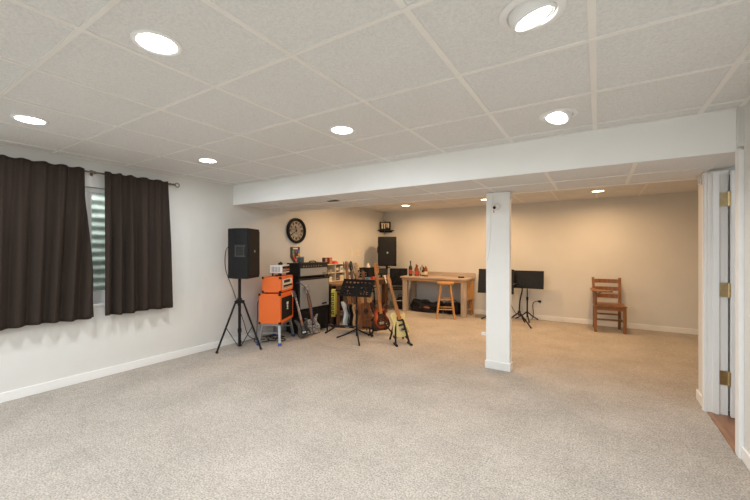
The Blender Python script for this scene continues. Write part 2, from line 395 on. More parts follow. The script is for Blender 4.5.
# window
f = MB()
fr = 0.05
f.box(XL - 0.14, XL - 0.06, WY0, WY1, WZ0, WZ0 + 0.12); f.box(XL - 0.14, XL - 0.06, WY0, WY1, WZ1 - fr, WZ1)
f.box(XL - 0.14, XL - 0.06, WY0, WY0 + fr, WZ0 + fr, WZ1 - fr); f.box(XL - 0.14, XL - 0.06, WY1 - fr, WY1, WZ0 + fr, WZ1 - fr)
f.box(XL - 0.14, XL - 0.05, 1.42, 1.515, WZ0 + fr, WZ1 - fr)
win = struct(f.build('window_1', M['trim'], bevel=0.004), 'basement window between the dark curtains')
box('window_sill', M['trim'], XL - 0.06, XL + 0.02, WY0, WY1, WZ0 - 0.022, WZ0 + 0.004, win, 0.003)
for y0, y1 in ((WY0 + fr, 1.42), (1.515, WY1 - fr)):
    box('window_pane', M['pane'], XL - 0.104, XL - 0.098, y0, y1, WZ0 + fr, WZ1 - fr, win)
# corrugated steel window well outside
g = MB(); n = 180; vs = []
for i in range(n + 1):
    z = 0.45 + i * 1.95 / n; x = XL - 0.85 + 0.012 * math.sin(z * 2 * PI / 0.105) + 0.004 * math.sin(z * 23)
    vs.append((g.bm.verts.new((x, 0.2, z)), g.bm.verts.new((x, 2.7, z))))
for a, b_ in zip(vs, vs[1:]): g.bm.faces.new((a[0], a[1], b_[1], b_[0]))
for yy in (0.2, 2.7): g.box(XL - 0.85, XL - 0.2, yy - 0.01, yy + 0.01, 0.45, 2.4)
o = struct(g.build('window_well', M['steel_well'], smooth=True), 'corrugated steel well outside the window')
struct(box('ground_well', M['gravel'], XL - 0.9, XL - 0.2, 0.2, 2.7, 0.4, 0.5))

# ------------------------------------------------------------------ ceiling lights
def downlight(x, y, z, lens, label, group, gimbal=False, tilt=(0, 0)):
    t = thing('recessed_light', label, 'ceiling light', (x, y, z), 0, group)
    if not gimbal:
        MB().lathe([(0.098, 0), (0.098, -0.004), (0.090, -0.009), (0.078, -0.006), (0.076, 0.0)], 40, None, False).build('trim_ring', M['trim'], t, smooth=True)
        MB().lathe([(0.0, -0.0065), (0.074, -0.0065), (0.076, -0.002), (0.0, -0.002)], 40).build('lens', lens, t, smooth=True)
    else:
        MB().lathe([(0.118, 0), (0.118, -0.004), (0.108, -0.010), (0.090, -0.008), (0.086, 0.0)], 40, None, False).build('trim_ring', M['trim'], t, smooth=True)
        mt = Matrix.Translation((0, 0, 0.014)) @ Matrix.Rotation(tilt[0], 4, 'X') @ Matrix.Rotation(tilt[1], 4, 'Y')
        MB().lathe([(0.084, 0.010), (0.086, -0.012), (0.080, -0.036), (0.072, -0.040), (0.070, -0.030), (0.0, -0.028), (0.0, 0.0)], 40, mt).build('eyeball', M['trim'], t, smooth=True)
        MB().lathe([(0.0, -0.0395), (0.035, -0.0385), (0.058, -0.035), (0.060, -0.029), (0.0, -0.0285)], 40, mt).build('lens', lens, t, smooth=True)
    return t
def arealamp(name, x, y, z, power, col, size=0.14, rot=(0, 0, 0), spread=180):
    l = bpy.data.lights.new(name, 'AREA'); l.shape = 'DISK'; l.size = size; l.energy = power; l.color = col; l.spread = R(spread)
    o = bpy.data.objects.new(name, l); COL.objects.link(o); o.location = (x, y, z); o.rotation_euler = rot
    return o
COOL, WARM = (0.935, 0.98, 1.0), (1.0, 0.62, 0.315)
PF, PBK = 14.5, 19.0
for x, y, lab in [(-1.63, 0.80, 'recessed light nearest the camera, large white disc upper left'),
                  (-1.63, 2.12, 'recessed ceiling light in the middle, between camera and beam'),
                  (-3.33, 2.12, 'recessed ceiling light nearest the right curtain panel and the beam'),
                  (-3.33, 0.80, 'recessed ceiling light at far left above the left curtain')]:
    downlight(x, y, ZC, M['lamp_glass'], lab, 'recessed lights in the front ceiling')
    arealamp('recessed_lamp_or_fill', x, y, ZC - 0.012, PF, COOL)
for x, y, lab, tl in [(-0.215, 1.46, 'swivel eyeball ceiling light at top right, nearest the camera', (R(12), R(-14))),
                      (-0.225, 2.66, 'swivel eyeball ceiling light close to the beam', (R(-18), R(14)))]:
    downlight(x, y, ZC, M['lamp_glass'], lab, 'recessed lights in the front ceiling', True, tl)
    arealamp('recessed_lamp_or_fill', x, y - 0.02, ZC - 0.06, PF * 1.0, COOL, 0.12, (R(-14), 0, 0), 150)
for x, y in [(-3.33, -0.55), (-1.63, -0.55), (-0.22, 0.1), (-3.33, -2.0), (-1.63, -2.0), (-0.22, -1.5)]:   # unseen lamps continuing the grid behind the camera, boosted as fill
    arealamp('recessed_lamp_or_fill', x, y, ZC - 0.012, PF * (3.6 if x > -1 and y < -1 else 1.6), COOL)
for x, lab in [(-3.30, 'warm recessed light in the alcove corner by the wall shelf'),
               (-1.70, 'warm recessed light in the alcove, partly behind the column'),
               (0.0, 'warm recessed light in the alcove above the wooden chair')]:
    downlight(x, 6.40, ZC, M['lamp_warm'], lab, 'warm recessed lights over the alcove')
    arealamp('warm_lamp_or_fill', x, 6.40, ZC - 0.012, PBK, WARM, 0.14, (0, 0, 0), 165)
    arealamp('warm_lamp_or_fill', x, 5.06, ZC - 0.012, PBK * 1.05, WARM)   # added unseen row without fixtures, warms and brightens the alcove
arealamp('hallway_fill', 1.7, 3.2, ZC - 0.02, 10, COOL)  # added unseen light for the hallway, no fixture built

# ------------------------------------------------------------------ curtains and rod
def curtain(name, label, top, bot, xo, seed):
    rnd = random.Random(seed); ph = [rnd.uniform(0, 6.28) for _ in range(6)]
    b = MB(); nu, nv = 170, 40; g = []
    zt, zb = 2.105, 0.640
    for j in range(nv + 1):
        v = j / nv; row = []
        for i in range(nu + 1):
            u = i / nu
            s = u + 0.010 * math.sin(9 * u + ph[0] + v * 1.5)
            y0 = top[0] + (bot[0] - top[0]) * v; y1 = top[1] + (bot[1] - top[1]) * v
            y = y0 + (y1 - y0) * s
            amp = 0.007 + 0.027 * min(1, v * 2.0) + 0.006 * math.sin(5 * u + ph[1])
            wv = math.sin(2 * PI * u * (y1 - y0) / 0.125 + ph[2] + 0.7 * math.sin(7 * u + ph[3]) + 0.5 * v * math.sin(4 * u + ph[4]))
            x = xo + amp * wv + 0.006 * math.sin(2 * PI * u * (y1 - y0) / 0.05 + ph[5]) * (0.4 + 0.6 * (1 - v))
            z = zt + (zb - zt) * v + 0.006 * v * math.sin(11 * u + ph[0]) + (0.006 * wv if v < 0.01 else 0)
            row.append(b.bm.verts.new((x, y, z)))
        g.append(row)
    for j in range(nv):
        for i in range(nu): b.bm.faces.new((g[j][i], g[j][i + 1], g[j + 1][i + 1], g[j + 1][i]))
    o = b.build(name, M['curtain'], None, smooth=True, solid=0.004)
    return tag(o, label, 'curtain', 'dark brown curtain panels')
XC = XL + 0.085
curtain('curtain', 'dark brown curtain panel at far left edge, left half of window', (0.50, 1.414), (0.45, 1.500), XC + 0.012, 3)
curtain('curtain', 'dark brown curtain panel right of the window gap', (1.563, 2.203), (1.570, 2.248), XC + 0.012, 8)
r = thing('curtain_rod', 'bronze curtain rod with ring finial above the window', 'curtain rod', (XC - 0.012, 1.29, 2.085))
MB().tube([(0, -0.95, 0), (0, 0.97, 0)], 0.009).build('pole', M['rod'], r, smooth=True)
f = MB(); f.tube([(0, 0.97, 0), (0, 1.0, 0)], 0.012); f.tube([(0, 1.028 + 0.024 * math.cos(a * PI / 8), 0.024 * math.sin(a * PI / 8)) for a in range(16)], 0.006, 8, closed=True)
f.build('finial', M['rod'], r, smooth=True)
for y in (0.205, 0.945):
    f = MB(); f.tube([(-0.068, y, 0.0), (0, y, 0.0)], 0.007); f.box(-0.073, -0.066, y - 0.012, y + 0.012, -0.03, 0.03); f.ball((0, y, 0), 0.015)
    f.build('bracket', M['rod'], r)

# ------------------------------------------------------------------ loudspeakers
def loudspeaker(label, loc, yaw, W, D, H, badge):
    """front faces local -y; cabinet narrows to the back"""
    t = thing('loudspeaker', label, 'loudspeaker', loc, yaw, None)
    hw, hb = W / 2, W / 2 * 0.55
    out = [(-hw, -D / 2), (hw, -D / 2), (hw, 0.02), (hb, D / 2), (-hb, D / 2), (-hw, 0.02)]
    MB().prism(out, 0, H, 'z').build('cabinet', M['black'], t, 0.012, 3)
    gr = MB(); gr.prism([(-hw + 0.018, 0.03), (hw - 0.018, 0.03), (hw - 0.018, H - 0.03), (-hw + 0.018, H - 0.03)], -D / 2 - 0.012, -D / 2 + 0.004, 'y')
    gr.build('grille', M['grille'], t, 0.006)
    if badge: MB().box(-0.016, 0.016, -D / 2 - 0.016, -D / 2 - 0.011, H * 0.43, H * 0.43 + 0.035).build('badge', M['led'], t)
    else: MB().box(-0.016, 0.016, -D / 2 - 0.016, -D / 2 - 0.011, H * 0.52, H * 0.52 + 0.03).build('badge', M['pick_grey'], t)
    for s in (-1, 1):
        hz = H * 0.46 - 0.02
        MB().box(s * hw - 0.0015, s * hw + 0.0015, -D * 0.39, 0.015, hz + 0.01, hz + 0.145).build('recess_shade', M['ink'], t)  # flat near-black plate, paints the shade inside the handle pocket
        h = MB(); h.box(s * hw - 0.004, s * hw + 0.004, -D * 0.40, 0.02, hz, hz + 0.02); h.box(s * hw - 0.004, s * hw + 0.004, -D * 0.40, 0.02, hz + 0.135, hz + 0.155)
        h.box(s * hw - 0.004, s * hw + 0.004, -D * 0.34, -D * 0.34 + 0.012, hz, hz + 0.147)
        h.bar((s * (hw + 0.006), 0.0, hz + 0.01), (s * (hw + 0.006), 0.0, hz + 0.14), 0.02)
        h.build('handle', M['handle'], t, 0.002)
    return t
def speaker_stand(label, loc, yaw, hub, top, rad):
    t = thing('speaker_stand', label, 'speaker stand', loc, yaw)
    MB().tube([(0, 0, 0.035), (0, 0, hub + 0.35)], 0.019, 14).build('lower_tube', M['black_metal'], t, smooth=True)
    MB().tube([(0, 0, hub + 0.3), (0, 0, top)], 0.0165, 14).build('upper_tube', M['black_metal'], t, smooth=True)
    c = MB(); c.tube([(0, 0, hub - 0.03), (0, 0, hub + 0.035)], 0.03, 14)
    for a in range(3): c.bar((0.02 * math.cos(a * 2 * PI / 3), 0.02 * math.sin(a * 2 * PI / 3), hub - 0.005), (0.062 * math.cos(a * 2 * PI / 3), 0.062 * math.sin(a * 2 * PI / 3), hub - 0.02), 0.025, 0.04)
    c.build('collar', M['black'], t, smooth=True)
    kb = MB(); kb.tube([(0.0, 0, hub + 0.33), (0.05, 0, hub + 0.33)], 0.008); kb.ball((0.058, 0, hub + 0.33), 0.016); kb.build('knob', M['black'], t, smooth=True)
    MB().tube([(0, 0, hub + 0.30), (0, 0, hub + 0.37)], 0.026, 14).build('collar', M['black'], t, smooth=True)
    MB().tube([(0, 0, 0.22), (0, 0, 0.27)], 0.025, 14).build('collar', M['black'], t, smooth=True)
    for a in range(3):
        c_, s_ = math.cos(a * 2 * PI / 3), math.sin(a * 2 * PI / 3)
        lg = MB(); lg.tube([(0.055 * c_, 0.055 * s_, hub - 0.015), (rad * c_, rad * s_, 0.02)], 0.0125, 10)
        lg_o = lg.build('leg', M['black_metal'], t, smooth=True)
        ft = MB(); ft.tube([((rad - 0.01) * c_, (rad - 0.01) * s_, 0.034), ((rad + 0.008) * c_, (rad + 0.008) * s_, 0.0125)], 0.0165, 10); ft.build('rubber_foot', M['rubber'], lg_o, smooth=True)
        mid = Vector((0.055 * c_ + (rad - 0.055) * c_ * 0.52, 0.055 * s_ + (rad - 0.055) * s_ * 0.52, hub - 0.015 + (0.02 - hub + 0.015) * 0.52))
        br = MB(); br.bar((0.022 * c_, 0.022 * s_, 0.04 if rad < 0.4 else 0.24), mid, 0.014, 0.006); br.build('brace', M['black_metal'], t)
    return t
SPX, SPY = -4.02, 3.01
speaker_stand('black tripod speaker stand on the carpet before the left wall', (SPX, SPY, 0), math.atan2(0.62, -0.78), 0.64, 0.96, 0.306)
loudspeaker('black loudspeaker with side handle on tripod stand near left wall', (SPX + 0.035, SPY + 0.02, 0.94), R(26 + 90), 0.35, 0.31, 0.65, False)
# corner speaker
speaker_stand('black tripod pole holding the loudspeaker in the far corner', (-3.895, 6.66, 0), R(20), 0.60, 0.99, 0.20)
loudspeaker('black loudspeaker with small green lit badge in the far corner', (-3.895, 6.66, 0.965), R(-55 + 90), 0.39, 0.34, 0.63, True)

# cable of the left speaker
cb = MB(); P = [(-4.20, 3.02, 1.38), (-4.27, 2.98, 1.30), (-4.29, 2.99, 1.05), (-4.22, 3.05, 0.78), (-4.17, 3.10, 0.55), (-4.18, 3.2, 0.3), (-4.22, 3.3, 0.1), (-4.2, 3.42, 0.012), (-4.1, 3.5, 0.012)]
def smooth_path(P, k=6):
    P = [Vector(p) for p in P]; out = []
    for i in range(len(P) - 1):
        p0, p1, p2, p3 = P[max(i - 1, 0)], P[i], P[i + 1], P[min(i + 2, len(P) - 1)]
        for j in range(k):
            t = j / k
            out.append(0.5 * ((2 * p1) + (-p0 + p2) * t + (2 * p0 - 5 * p1 + 4 * p2 - p3) * t * t + (-p0 + 3 * p1 - 3 * p2 + p3) * t ** 3))
    return out + [P[-1]]
cb.tube(smooth_path(P), 0.005, 8)
tag(cb.build('speaker_cable', M['rubber'], smooth=True), 'black cable hanging behind the left loudspeaker down to the floor', 'cable')

# ------------------------------------------------------------------ orange stack on a step stool (front faces 26 degrees)
OA = R(26)
OC = (-3.925, 3.565)
YO = OA + PI / 2
st = thing('step_stool', 'aluminium step stool with blue rubber feet carrying the orange amplifier', 'step stool', (OC[0], OC[1], 0), YO)
tp = MB(); tp.box(-0.235, 0.235, -0.145, 0.145, 0.262, 0.288)
for i in range(7): tp.box(-0.225, 0.225, -0.13 + i * 0.04, -0.115 + i * 0.04, 0.288, 0.292)
tp.build('platform', M['alu'], st, 0.004)
for sx in (-1, 1):
    for sy in (-1, 1):
        l_ = MB(); l_.bar((sx * 0.215, sy * 0.12, 0.266), (sx * 0.272, sy * 0.150, 0.03), 0.036, 0.026); lo = l_.build('leg', M['alu'], st, 0.003)
        ft = MB(); ft.bar((sx * 0.268, sy * 0.148, 0.036), (sx * 0.277, sy * 0.1525, 0.0), 0.044, 0.034); ft.build('foot', M['blue'], lo, 0.003)['label'] = 'blue rubber foot'
    l_ = MB(); l_.bar((sx * 0.24, -0.135, 0.17), (sx * 0.24, 0.135, 0.17), 0.014); l_.build('crossbar', M['alu'], st)
def amp_box(name, label, cat, loc, yaw, W, D, H, shell, panel_parts, corner=True):
    t = thing(name, label, cat, loc, yaw)
    MB().box(-W / 2, W / 2, -D / 2, D / 2, 0, H).build('cabinet', shell, t, 0.012, 3)
    if corner:
        for sx in (-1, 1):
            for sy in (-1, 1):
                for z in (0.013, H - 0.013):
                    MB().box(sx * (W / 2 - 0.013) - 0.016, sx * (W / 2 - 0.013) + 0.016, sy * (D / 2 - 0.013) - 0.016, sy * (D / 2 - 0.013) + 0.016, z - 0.0155, z + 0.0155).build('corner_guard', M['black'], t, 0.005)
    return t
OCW, OCD = 0.53, 0.31
oc = amp_box('speaker_cabinet', 'orange guitar speaker cabinet with black grille on the aluminium stool', 'speaker cabinet', (OC[0], OC[1], 0.2925), YO, OCW, OCD, 0.415, M['orange'], None)
MB().box(-OCW / 2 + 0.05, OCW / 2 - 0.05, -OCD / 2 - 0.004, -OCD / 2 + 0.005, 0.05, 0.355).build('grille', M['grille'], oc, 0.002)
b = MB(); b.box(-0.035, 0.035, -OCD / 2 - 0.008, -OCD / 2 - 0.003, 0.24, 0.275); b.box(-0.02, 0.02, -OCD / 2 - 0.008, -OCD / 2 - 0.003, 0.19, 0.232); b.box(-0.03, 0.03, -OCD / 2 - 0.008, -OCD / 2 - 0.003, 0.17, 0.182)
b.build('badge', M['paper'], oc)
oh = amp_box('guitar_amplifier', 'orange amplifier head with white control panel on the orange cabinet', 'amplifier', (OC[0] + 0.02, OC[1] + 0.01, 0.7225), YO, 0.50, 0.27, 0.215, M['orange'], None)
MB().box(-0.19, 0.19, -0.139, -0.13, 0.035, 0.18).build('control_panel', M['paper'], oh, 0.002)
for i in range(6):
    b = MB(); b.tube([(-0.15 + i * 0.055, -0.139, 0.085), (-0.15 + i * 0.055, -0.160, 0.085)], 0.013, 12); b.build('knob', M['black'], oh, smooth=True)
MB().box(-0.18, 0.18, -0.1415, -0.138, 0.05, 0.062).build('stripe', M['orange_dk'], oh)
MB().box(-0.14, 0.10, -0.1425, -0.138, 0.125, 0.165).build('nameplate', M['ink'], oh)
for sx in (-1, 1):
    for sy in (-1, 1): 
        MB().tube([(sx * 0.18, sy * 0.09, 0), (sx * 0.18, sy * 0.09, -0.0145)], 0.016, 10).build('rubber_foot', M['rubber'], oh)
h = MB(); h.bar((-0.09, 0, 0.222), (0.09, 0, 0.222), 0.03, 0.012); h.build('carry_handle', M['rubber'], oh, 0.003)
wa = thing('guitar_amplifier', 'small white amplifier with vented side on top of the orange amplifier', 'amplifier', (OC[0] + 0.0, OC[1] + 0.06, 0.968), YO)
MB().box(-0.15, 0.15, -0.09, 0.09, 0.012, 0.125).build('cabinet', M['white'], wa, 0.006)
for sx in (-1, 1):
    v = MB()
    for i in range(6): v.box(sx * 0.1505 - 0.002, sx * 0.1505 + 0.002, -0.06 + i * 0.022, -0.05 + i * 0.022, 0.03, 0.105)
    v.build('vent', M['pick_grey'], wa)
MB().box(-0.14, 0.14, -0.094, -0.089, 0.03, 0.11).build('control_panel', M['chrome'], wa)
MB().box(-0.13, 0.13, -0.0965, -0.092, 0.05, 0.066).build('stripe', M['orange_dk'], wa)
for i in range(4):
    b = MB(); b.tube([(-0.09 + i * 0.06, -0.094, 0.09), (-0.09 + i * 0.06, -0.112, 0.09)], 0.011, 10); b.build('knob', M['black'], wa, smooth=True)
for sx in (-1, 1):
    for sy in (-1, 1): MB().tube([(sx * 0.12, sy * 0.06, -0.012 - 0.018), (sx * 0.12, sy * 0.06, 0.0125)], 0.012, 8).build('foot', M['rubber'], wa)
bt = thing('pedal', 'small black box lying on the white amplifier', 'pedal', (OC[0] - 0.01, OC[1] + 0.08, 1.0935), YO + 0.3)
MB().box(-0.045, 0.045, -0.03, 0.03, 0, 0.03).build('housing', M['black'], bt, 0.004)
b = MB(); b.tube([(0.015, 0, 0.03), (0.015, 0, 0.043)], 0.01); b.build('switch', M['rubber'], bt)
cb = MB(); cb.tube(smooth_path([(OC[0] - 0.19, OC[1] - 0.10, 0.60), (OC[0] - 0.25, OC[1] - 0.13, 0.55), (OC[0] - 0.27, OC[1] - 0.12, 0.35), (OC[0] - 0.24, OC[1] - 0.16, 0.12), (OC[0] - 0.18, OC[1] - 0.24, 0.012), (OC[0] - 0.05, OC[1] - 0.1, 0.012)]), 0.0055, 8)
tag(cb.build('amplifier_cable', M['rubber'], smooth=True), 'black cable hanging behind the orange cabinet down to the carpet', 'cable')
# cables heaped under the stool
cb = MB(); P = []
rnd = random.Random(5)
for i in range(26):
    a = i * 0.62; rr = 0.10 + 0.05 * math.sin(i * 1.7)
    P.append((OC[0] - 0.02 + rr * 1.2 * math.cos(a), OC[1] - 0.04 + rr * math.sin(a), 0.014 + 0.0028 * i + 0.008 * (i % 3)))
cb.tube(smooth_path(P, 5), 0.0065, 8)
tag(cb.build('cable_heap', M['rubber'], smooth=True), 'coiled black cables on the carpet under the aluminium stool', 'cable')

# ------------------------------------------------------------------ silver-faced stack (front faces +x)
SA = R(-2); YS_ = SA + PI / 2
SC = (-4.0, 4.30)
lb = thing('equipment_case', 'low black case on the floor beneath the silver-grilled cabinet', 'case', (SC[0], SC[1], 0), YS_)
MB().box(-0.34, 0.34, -0.14, 0.14, 0.02, 0.36).build('case_body', M['tolex'], lb, 0.01, 2)
MB().box(-0.30, 0.30, -0.146, -0.138, 0.06, 0.32).build('front_panel', M['grille'], lb, 0.002)
for sx in (-1, 1):
    for sy in (-1, 1): MB().box(sx * 0.29 - 0.02, sx * 0.29 + 0.02, sy * 0.1 - 0.02, sy * 0.1 + 0.02, 0, 0.022).build('foot', M['rubber'], lb)
sc_ = amp_box('speaker_cabinet', 'black speaker cabinet with large silver grille cloth beside the orange stack', 'speaker cabinet', (SC[0], SC[1], 0.362), YS_, 0.70, 0.30, 0.505, M['tolex'], None)
MB().box(-0.325, 0.325, -0.158, -0.145, 0.035, 0.475).build('grille_cloth', M['silver_cloth'], sc_, 0.004)
b = MB(); b.box(0.16, 0.27, -0.164, -0.156, 0.06, 0.085); b.build('nameplate', M['ink'], sc_)
for s in (-1, 1): 
    b = MB(); b.box(s * 0.350 - 0.004, s * 0.350 + 0.004, -0.07, 0.07, 0.30, 0.36); b.build('side_handle', M['rubber'], sc_, 0.002)
sh = amp_box('guitar_amplifier', 'black amplifier head with silver grille on the silver-grilled cabinet', 'amplifier', (SC[0], SC[1], 0.88), YS_, 0.66, 0.27, 0.225, M['tolex'], None)
MB().box(-0.30, 0.30, -0.142, -0.132, 0.025, 0.145).build('grille_cloth', M['silver_cloth'], sh, 0.003)
MB().box(-0.30, 0.30, -0.142, -0.132, 0.15, 0.20).build('control_panel', M['ink'], sh, 0.002)
for i in range(8):
    b = MB(); b.tube([(-0.25 + i * 0.055, -0.142, 0.175), (-0.25 + i * 0.055, -0.158, 0.175)], 0.0115, 10); b.build('knob', M['chrome'], sh, smooth=True)
b = MB(); b.tube(smooth_path([(0.02, 0, 0.226), (0.05, 0, 0.245), (0.15, 0, 0.245), (0.18, 0, 0.226)]), 0.009, 8); b.build('carry_handle', M['rubber'], sh, smooth=True)
MB().box(0.19, 0.27, -0.146, -0.141, 0.04, 0.06).build('nameplate', M['chrome'], sh)
for sx in (-1, 1):
    for sy in (-1, 1): MB().tube([(sx * 0.27, sy * 0.09, -0.0125), (sx * 0.27, sy * 0.09, 0.001)], 0.016, 10).build('rubber_foot', M['rubber'], sh)
nv = thing('tin_box', 'small dark blue box standing on the left end of black amplifier head', 'box', (SC[0] - 0.07, SC[1] - 0.10, 1.1055), YS_)
MB().box(-0.042, 0.042, -0.035, 0.035, 0, 0.095).build('box_body', M['navy'], nv, 0.005)
MB().box(-0.044, 0.044, -0.037, 0.037, 0.082, 0.098).build('lid', M['pick_grey'], nv, 0.003)
cb = MB(); cb.tube(smooth_path([(-3.80, 3.82, 0.82), (-3.765, 3.88, 0.81), (-3.73, 3.97, 0.72), (-3.72, 4.05, 0.55), (-3.70, 4.08, 0.3), (-3.71, 4.08, 0.1), (-3.72, 4.15, 0.008), (-3.74, 4.3, 0.008)]), 0.0055, 8)
tag(cb.build('instrument_cable', M['blue_cable'], smooth=True), 'blue cable hanging between the orange amplifier and silver-grilled cabinet', 'cable')

# ------------------------------------------------------------------ guitars
def spline(pts, k=5):
    n = len(pts); out = []
    for i in range(n):
        p0, p1, p2, p3 = [Vector((*pts[(i + d) % n], 0)) for d in (-1, 0, 1, 2)]
        for j in range(k):
            t = j / k
            q = 0.5 * ((2 * p1) + (-p0 + p2) * t + (2 * p0 - 5 * p1 + 4 * p2 - p3) * t * t + (-p0 + 3 * p1 - 3 * p2 + p3) * t ** 3)
            out.append((q.x, q.y))
    return out
TELE = [(0, 0), (.09, .004), (.145, .045), (.158, .11), (.135, .18), (.115, .225), (.125, .285), (.142, .325), (.125, .355), (.085, .352), (.05, .345), (.03, .375), (-.03, .385), (-.06, .40), (-.11, .395), (-.135, .355), (-.125, .285), (-.112, .23), (-.132, .18), (-.155, .11), (-.142, .045), (-.09, .004)]
STRAT = [(0, 0), (.08, .004), (.14, .04), (.160, .105), (.14, .17), (.112, .225), (.118, .29), (.14, .345), (.155, .385), (.135, .40), (.09, .372), (.05, .335), (.03, .345), (-.03, .35), (-.055, .365), (-.09, .41), (-.13, .445), (-.152, .43), (-.14, .37), (-.115, .30), (-.106, .245), (-.125, .18), (-.155, .115), (-.142, .045), (-.08, .004)]
BASS = [(0, .005), (.09, .0), (.15, .04), (.165, .11), (.14, .18), (.112, .235), (.118, .30), (.145, .36), (.15, .395), (.125, .405), (.08, .37), (.045, .34), (-.03, .355), (-.06, .385), (-.10, .44), (-.14, .47), (-.155, .45), (-.145, .38), (-.12, .31), (-.11, .25), (-.13, .185), (-.16, .12), (-.15, .05), (-.09, .008)]
ACOU = [(0, 0), (.10, .006), (.175, .06), (.195, .14), (.165, .215), (.128, .27), (.13, .33), (.145, .385), (.13, .44), (.08, .475), (.0, .482), (-.08, .475), (-.13, .44), (-.145, .385), (-.13, .33), (-.128, .27), (-.165, .215), (-.195, .14), (-.175, .06), (-.10, .006)]
HORN = [(0, .02), (.06, .0), (.13, .02), (.16, .09), (.135, .165), (.11, .22), (.125, .28), (.17, .35), (.135, .345), (.075, .30), (.035, .30), (-.035, .30), (-.075, .30), (-.135, .345), (-.17, .35), (-.125, .28), (-.11, .22), (-.135, .165), (-.16, .09), (-.13, .02), (-.06, .0)]
def guitar(name, label, cat, outline, body_m, neck_m, head_m, loc, rot, scale=1.0, nl=0.62, plate=None, thick=0.044, tuners=6, one_side=True, kind='electric', group=None, neck_top=None):
    """stands on its lower end at the origin, length up z, face towards local -y"""
    t = thing(name, label, cat, loc, 0, group, rot); t.scale = (scale,) * 3
    out = spline(outline, 4); top = max(p[1] for p in outline)
    bt_ = min(top, 0.40) - 0.02 if kind != 'acoustic' else 0.47
    MB().prism(out, -thick / 2, thick / 2, 'y').build('body', body_m, t, 0.007, 2)
    F = -thick / 2
    b = MB()
    nw0, nw1 = 0.028, 0.021
    z0, z1 = bt_ - (0.08 if kind != 'acoustic' else 0.0), bt_ + nl - 0.10
    b.prism([(-nw0, z0), (nw0, z0), (nw1, z1), (-nw1, z1)], F - 0.016, F + 0.004 if kind == 'acoustic' else F + 0.010, 'y')
    nk = b.build('neck', neck_m, t, 0.005)
    b = MB(); b.prism([(-nw0, z0 - 0.03), (nw0, z0 - 0.03), (nw1, z1), (-nw1, z1)], F - 0.0205, F - 0.0155, 'y'); b.build('fretboard', M['rosewood'] if neck_m is not M['maple'] else M['maple'], t)
    fz = MB(); L0 = z1 - (z0 - 0.25)
    for i in range(1, 20):
        zz = z1 - (z1 - 0.16) * (1 - 2 ** (-i / 12))
        if zz > z0 - 0.02: fz.box(-nw0 * 0.95, nw0 * 0.95, F - 0.0218, F - 0.0203, zz - 0.001, zz + 0.001)
    if one_side: fz.build('frets', M['chrome'], t)
    else: fz.bm.free()
    if kind == 'acoustic' or not one_side:
        hs = [(-.021, z1), (.021, z1), (.034, z1 + .03), (.038, z1 + .155), (.01, z1 + .165), (-.01, z1 + .165), (-.038, z1 + .155), (-.034, z1 + .03)]
    elif kind == 'bass':
        hs = [(-.021, z1), (.021, z1), (.026, z1 + .03), (.05, z1 + .05), (.058, z1 + .10), (.04, z1 + .19), (.012, z1 + .225), (-.02, z1 + .20), (-.026, z1 + .14), (-.03, z1 + .04)]
    else:
        hs = [(-.021, z1), (.021, z1), (.030, z1 + .022), (.040, z1 + .04), (.036, z1 + .09), (.030, z1 + .155), (.006, z1 + .175), (-.018, z1 + .165), (-.028, z1 + .12), (-.034, z1 + .035)]
    MB().prism(hs, F - 0.012, F + 0.004, 'y').build('headstock', head_m, t, 0.003)
    for i in range(tuners):
        if one_side: px, pz, s = -0.03, z1 + .045 + i * (.11 / max(1, tuners - 1) if kind != 'bass' else .045), -1
        else: s = -1 if i % 2 else 1; px, pz = s * 0.036, z1 + .045 + (i // 2) * .045
        if kind == 'bass': s = 1; px = 0.050 - i * 0.006
        b = MB(); b.bar((px, F - 0.002, pz), (px + s * 0.022, F - 0.002, pz), 0.007); b.box(min(px + s * 0.02, px + s * 0.036), max(px + s * 0.02, px + s * 0.036), F - 0.006, F + 0.003, pz - 0.009, pz + 0.009)
        b.tube([(px - s * 0.016, F - 0.011, pz), (px - s * 0.016, F - 0.024, pz)], 0.005, 8)
        b.build('tuning_peg', M['black_metal'] if kind == 'bass' else M['chrome'], t)
    if plate:
        sp = [(x * 0.62 + 0.02, 0.10 + (z - 0.05) * 0.72) for x, z in outline if z < 0.37]
        MB().prism(spline(sp, 3), F - 0.003, F + 0.001, 'y').build('pickguard', plate, t)
    if kind == 'acoustic':
        MB().lathe([(0.0, 0), (0.05, 0), (0.05, 0.002), (0, 0.002)], 24, Matrix.Translation((0, F - 0.0015, 0.325)) @ Matrix.Rotation(PI / 2, 4, 'X')).build('sound_hole', M['ink'], t)
        MB().box(-0.085, 0.085, F - 0.010, F, 0.145, 0.172).build('bridge', M['rosewood'], t, 0.003)
    else:
        MB().box(-0.042, 0.042, F - 0.014, F, 0.10, 0.14).build('bridge', M['chrome'], t, 0.003)
        for zz in ((0.17, 0.29) if kind != 'bass' else (0.2,)):
            MB().box(-0.042, 0.042, F - 0.012, F, zz, zz + 0.03).build('pickup', M['ink'], t, 0.003)
        for kx, kz in ((0.085, 0.10), (0.10, 0.065)):
            b = MB(); b.tube([(kx, F, kz), (kx, F - 0.016, kz)], 0.011, 10); b.build('knob', M['chrome'], t, smooth=True)
    s_ = MB(); ns = 4 if kind == 'bass' else 6
    for i in range(ns):
        a = (i - (ns - 1) / 2) / (ns - 1) * 2
        s_.tube([(a * 0.027, F - 0.0165, 0.12 if kind != 'acoustic' else 0.16), (a * 0.018, F - 0.0235, z1), (a * 0.014, F - 0.018, z1 + 0.06)], 0.0007, 5)
    s_.build('strings', M['chrome'], t)
    t['top'] = z1
    del t['top']
    return t
def gpose(beta, lean, roll=0.0): return (-R(lean), R(roll), R(beta) + PI / 2)

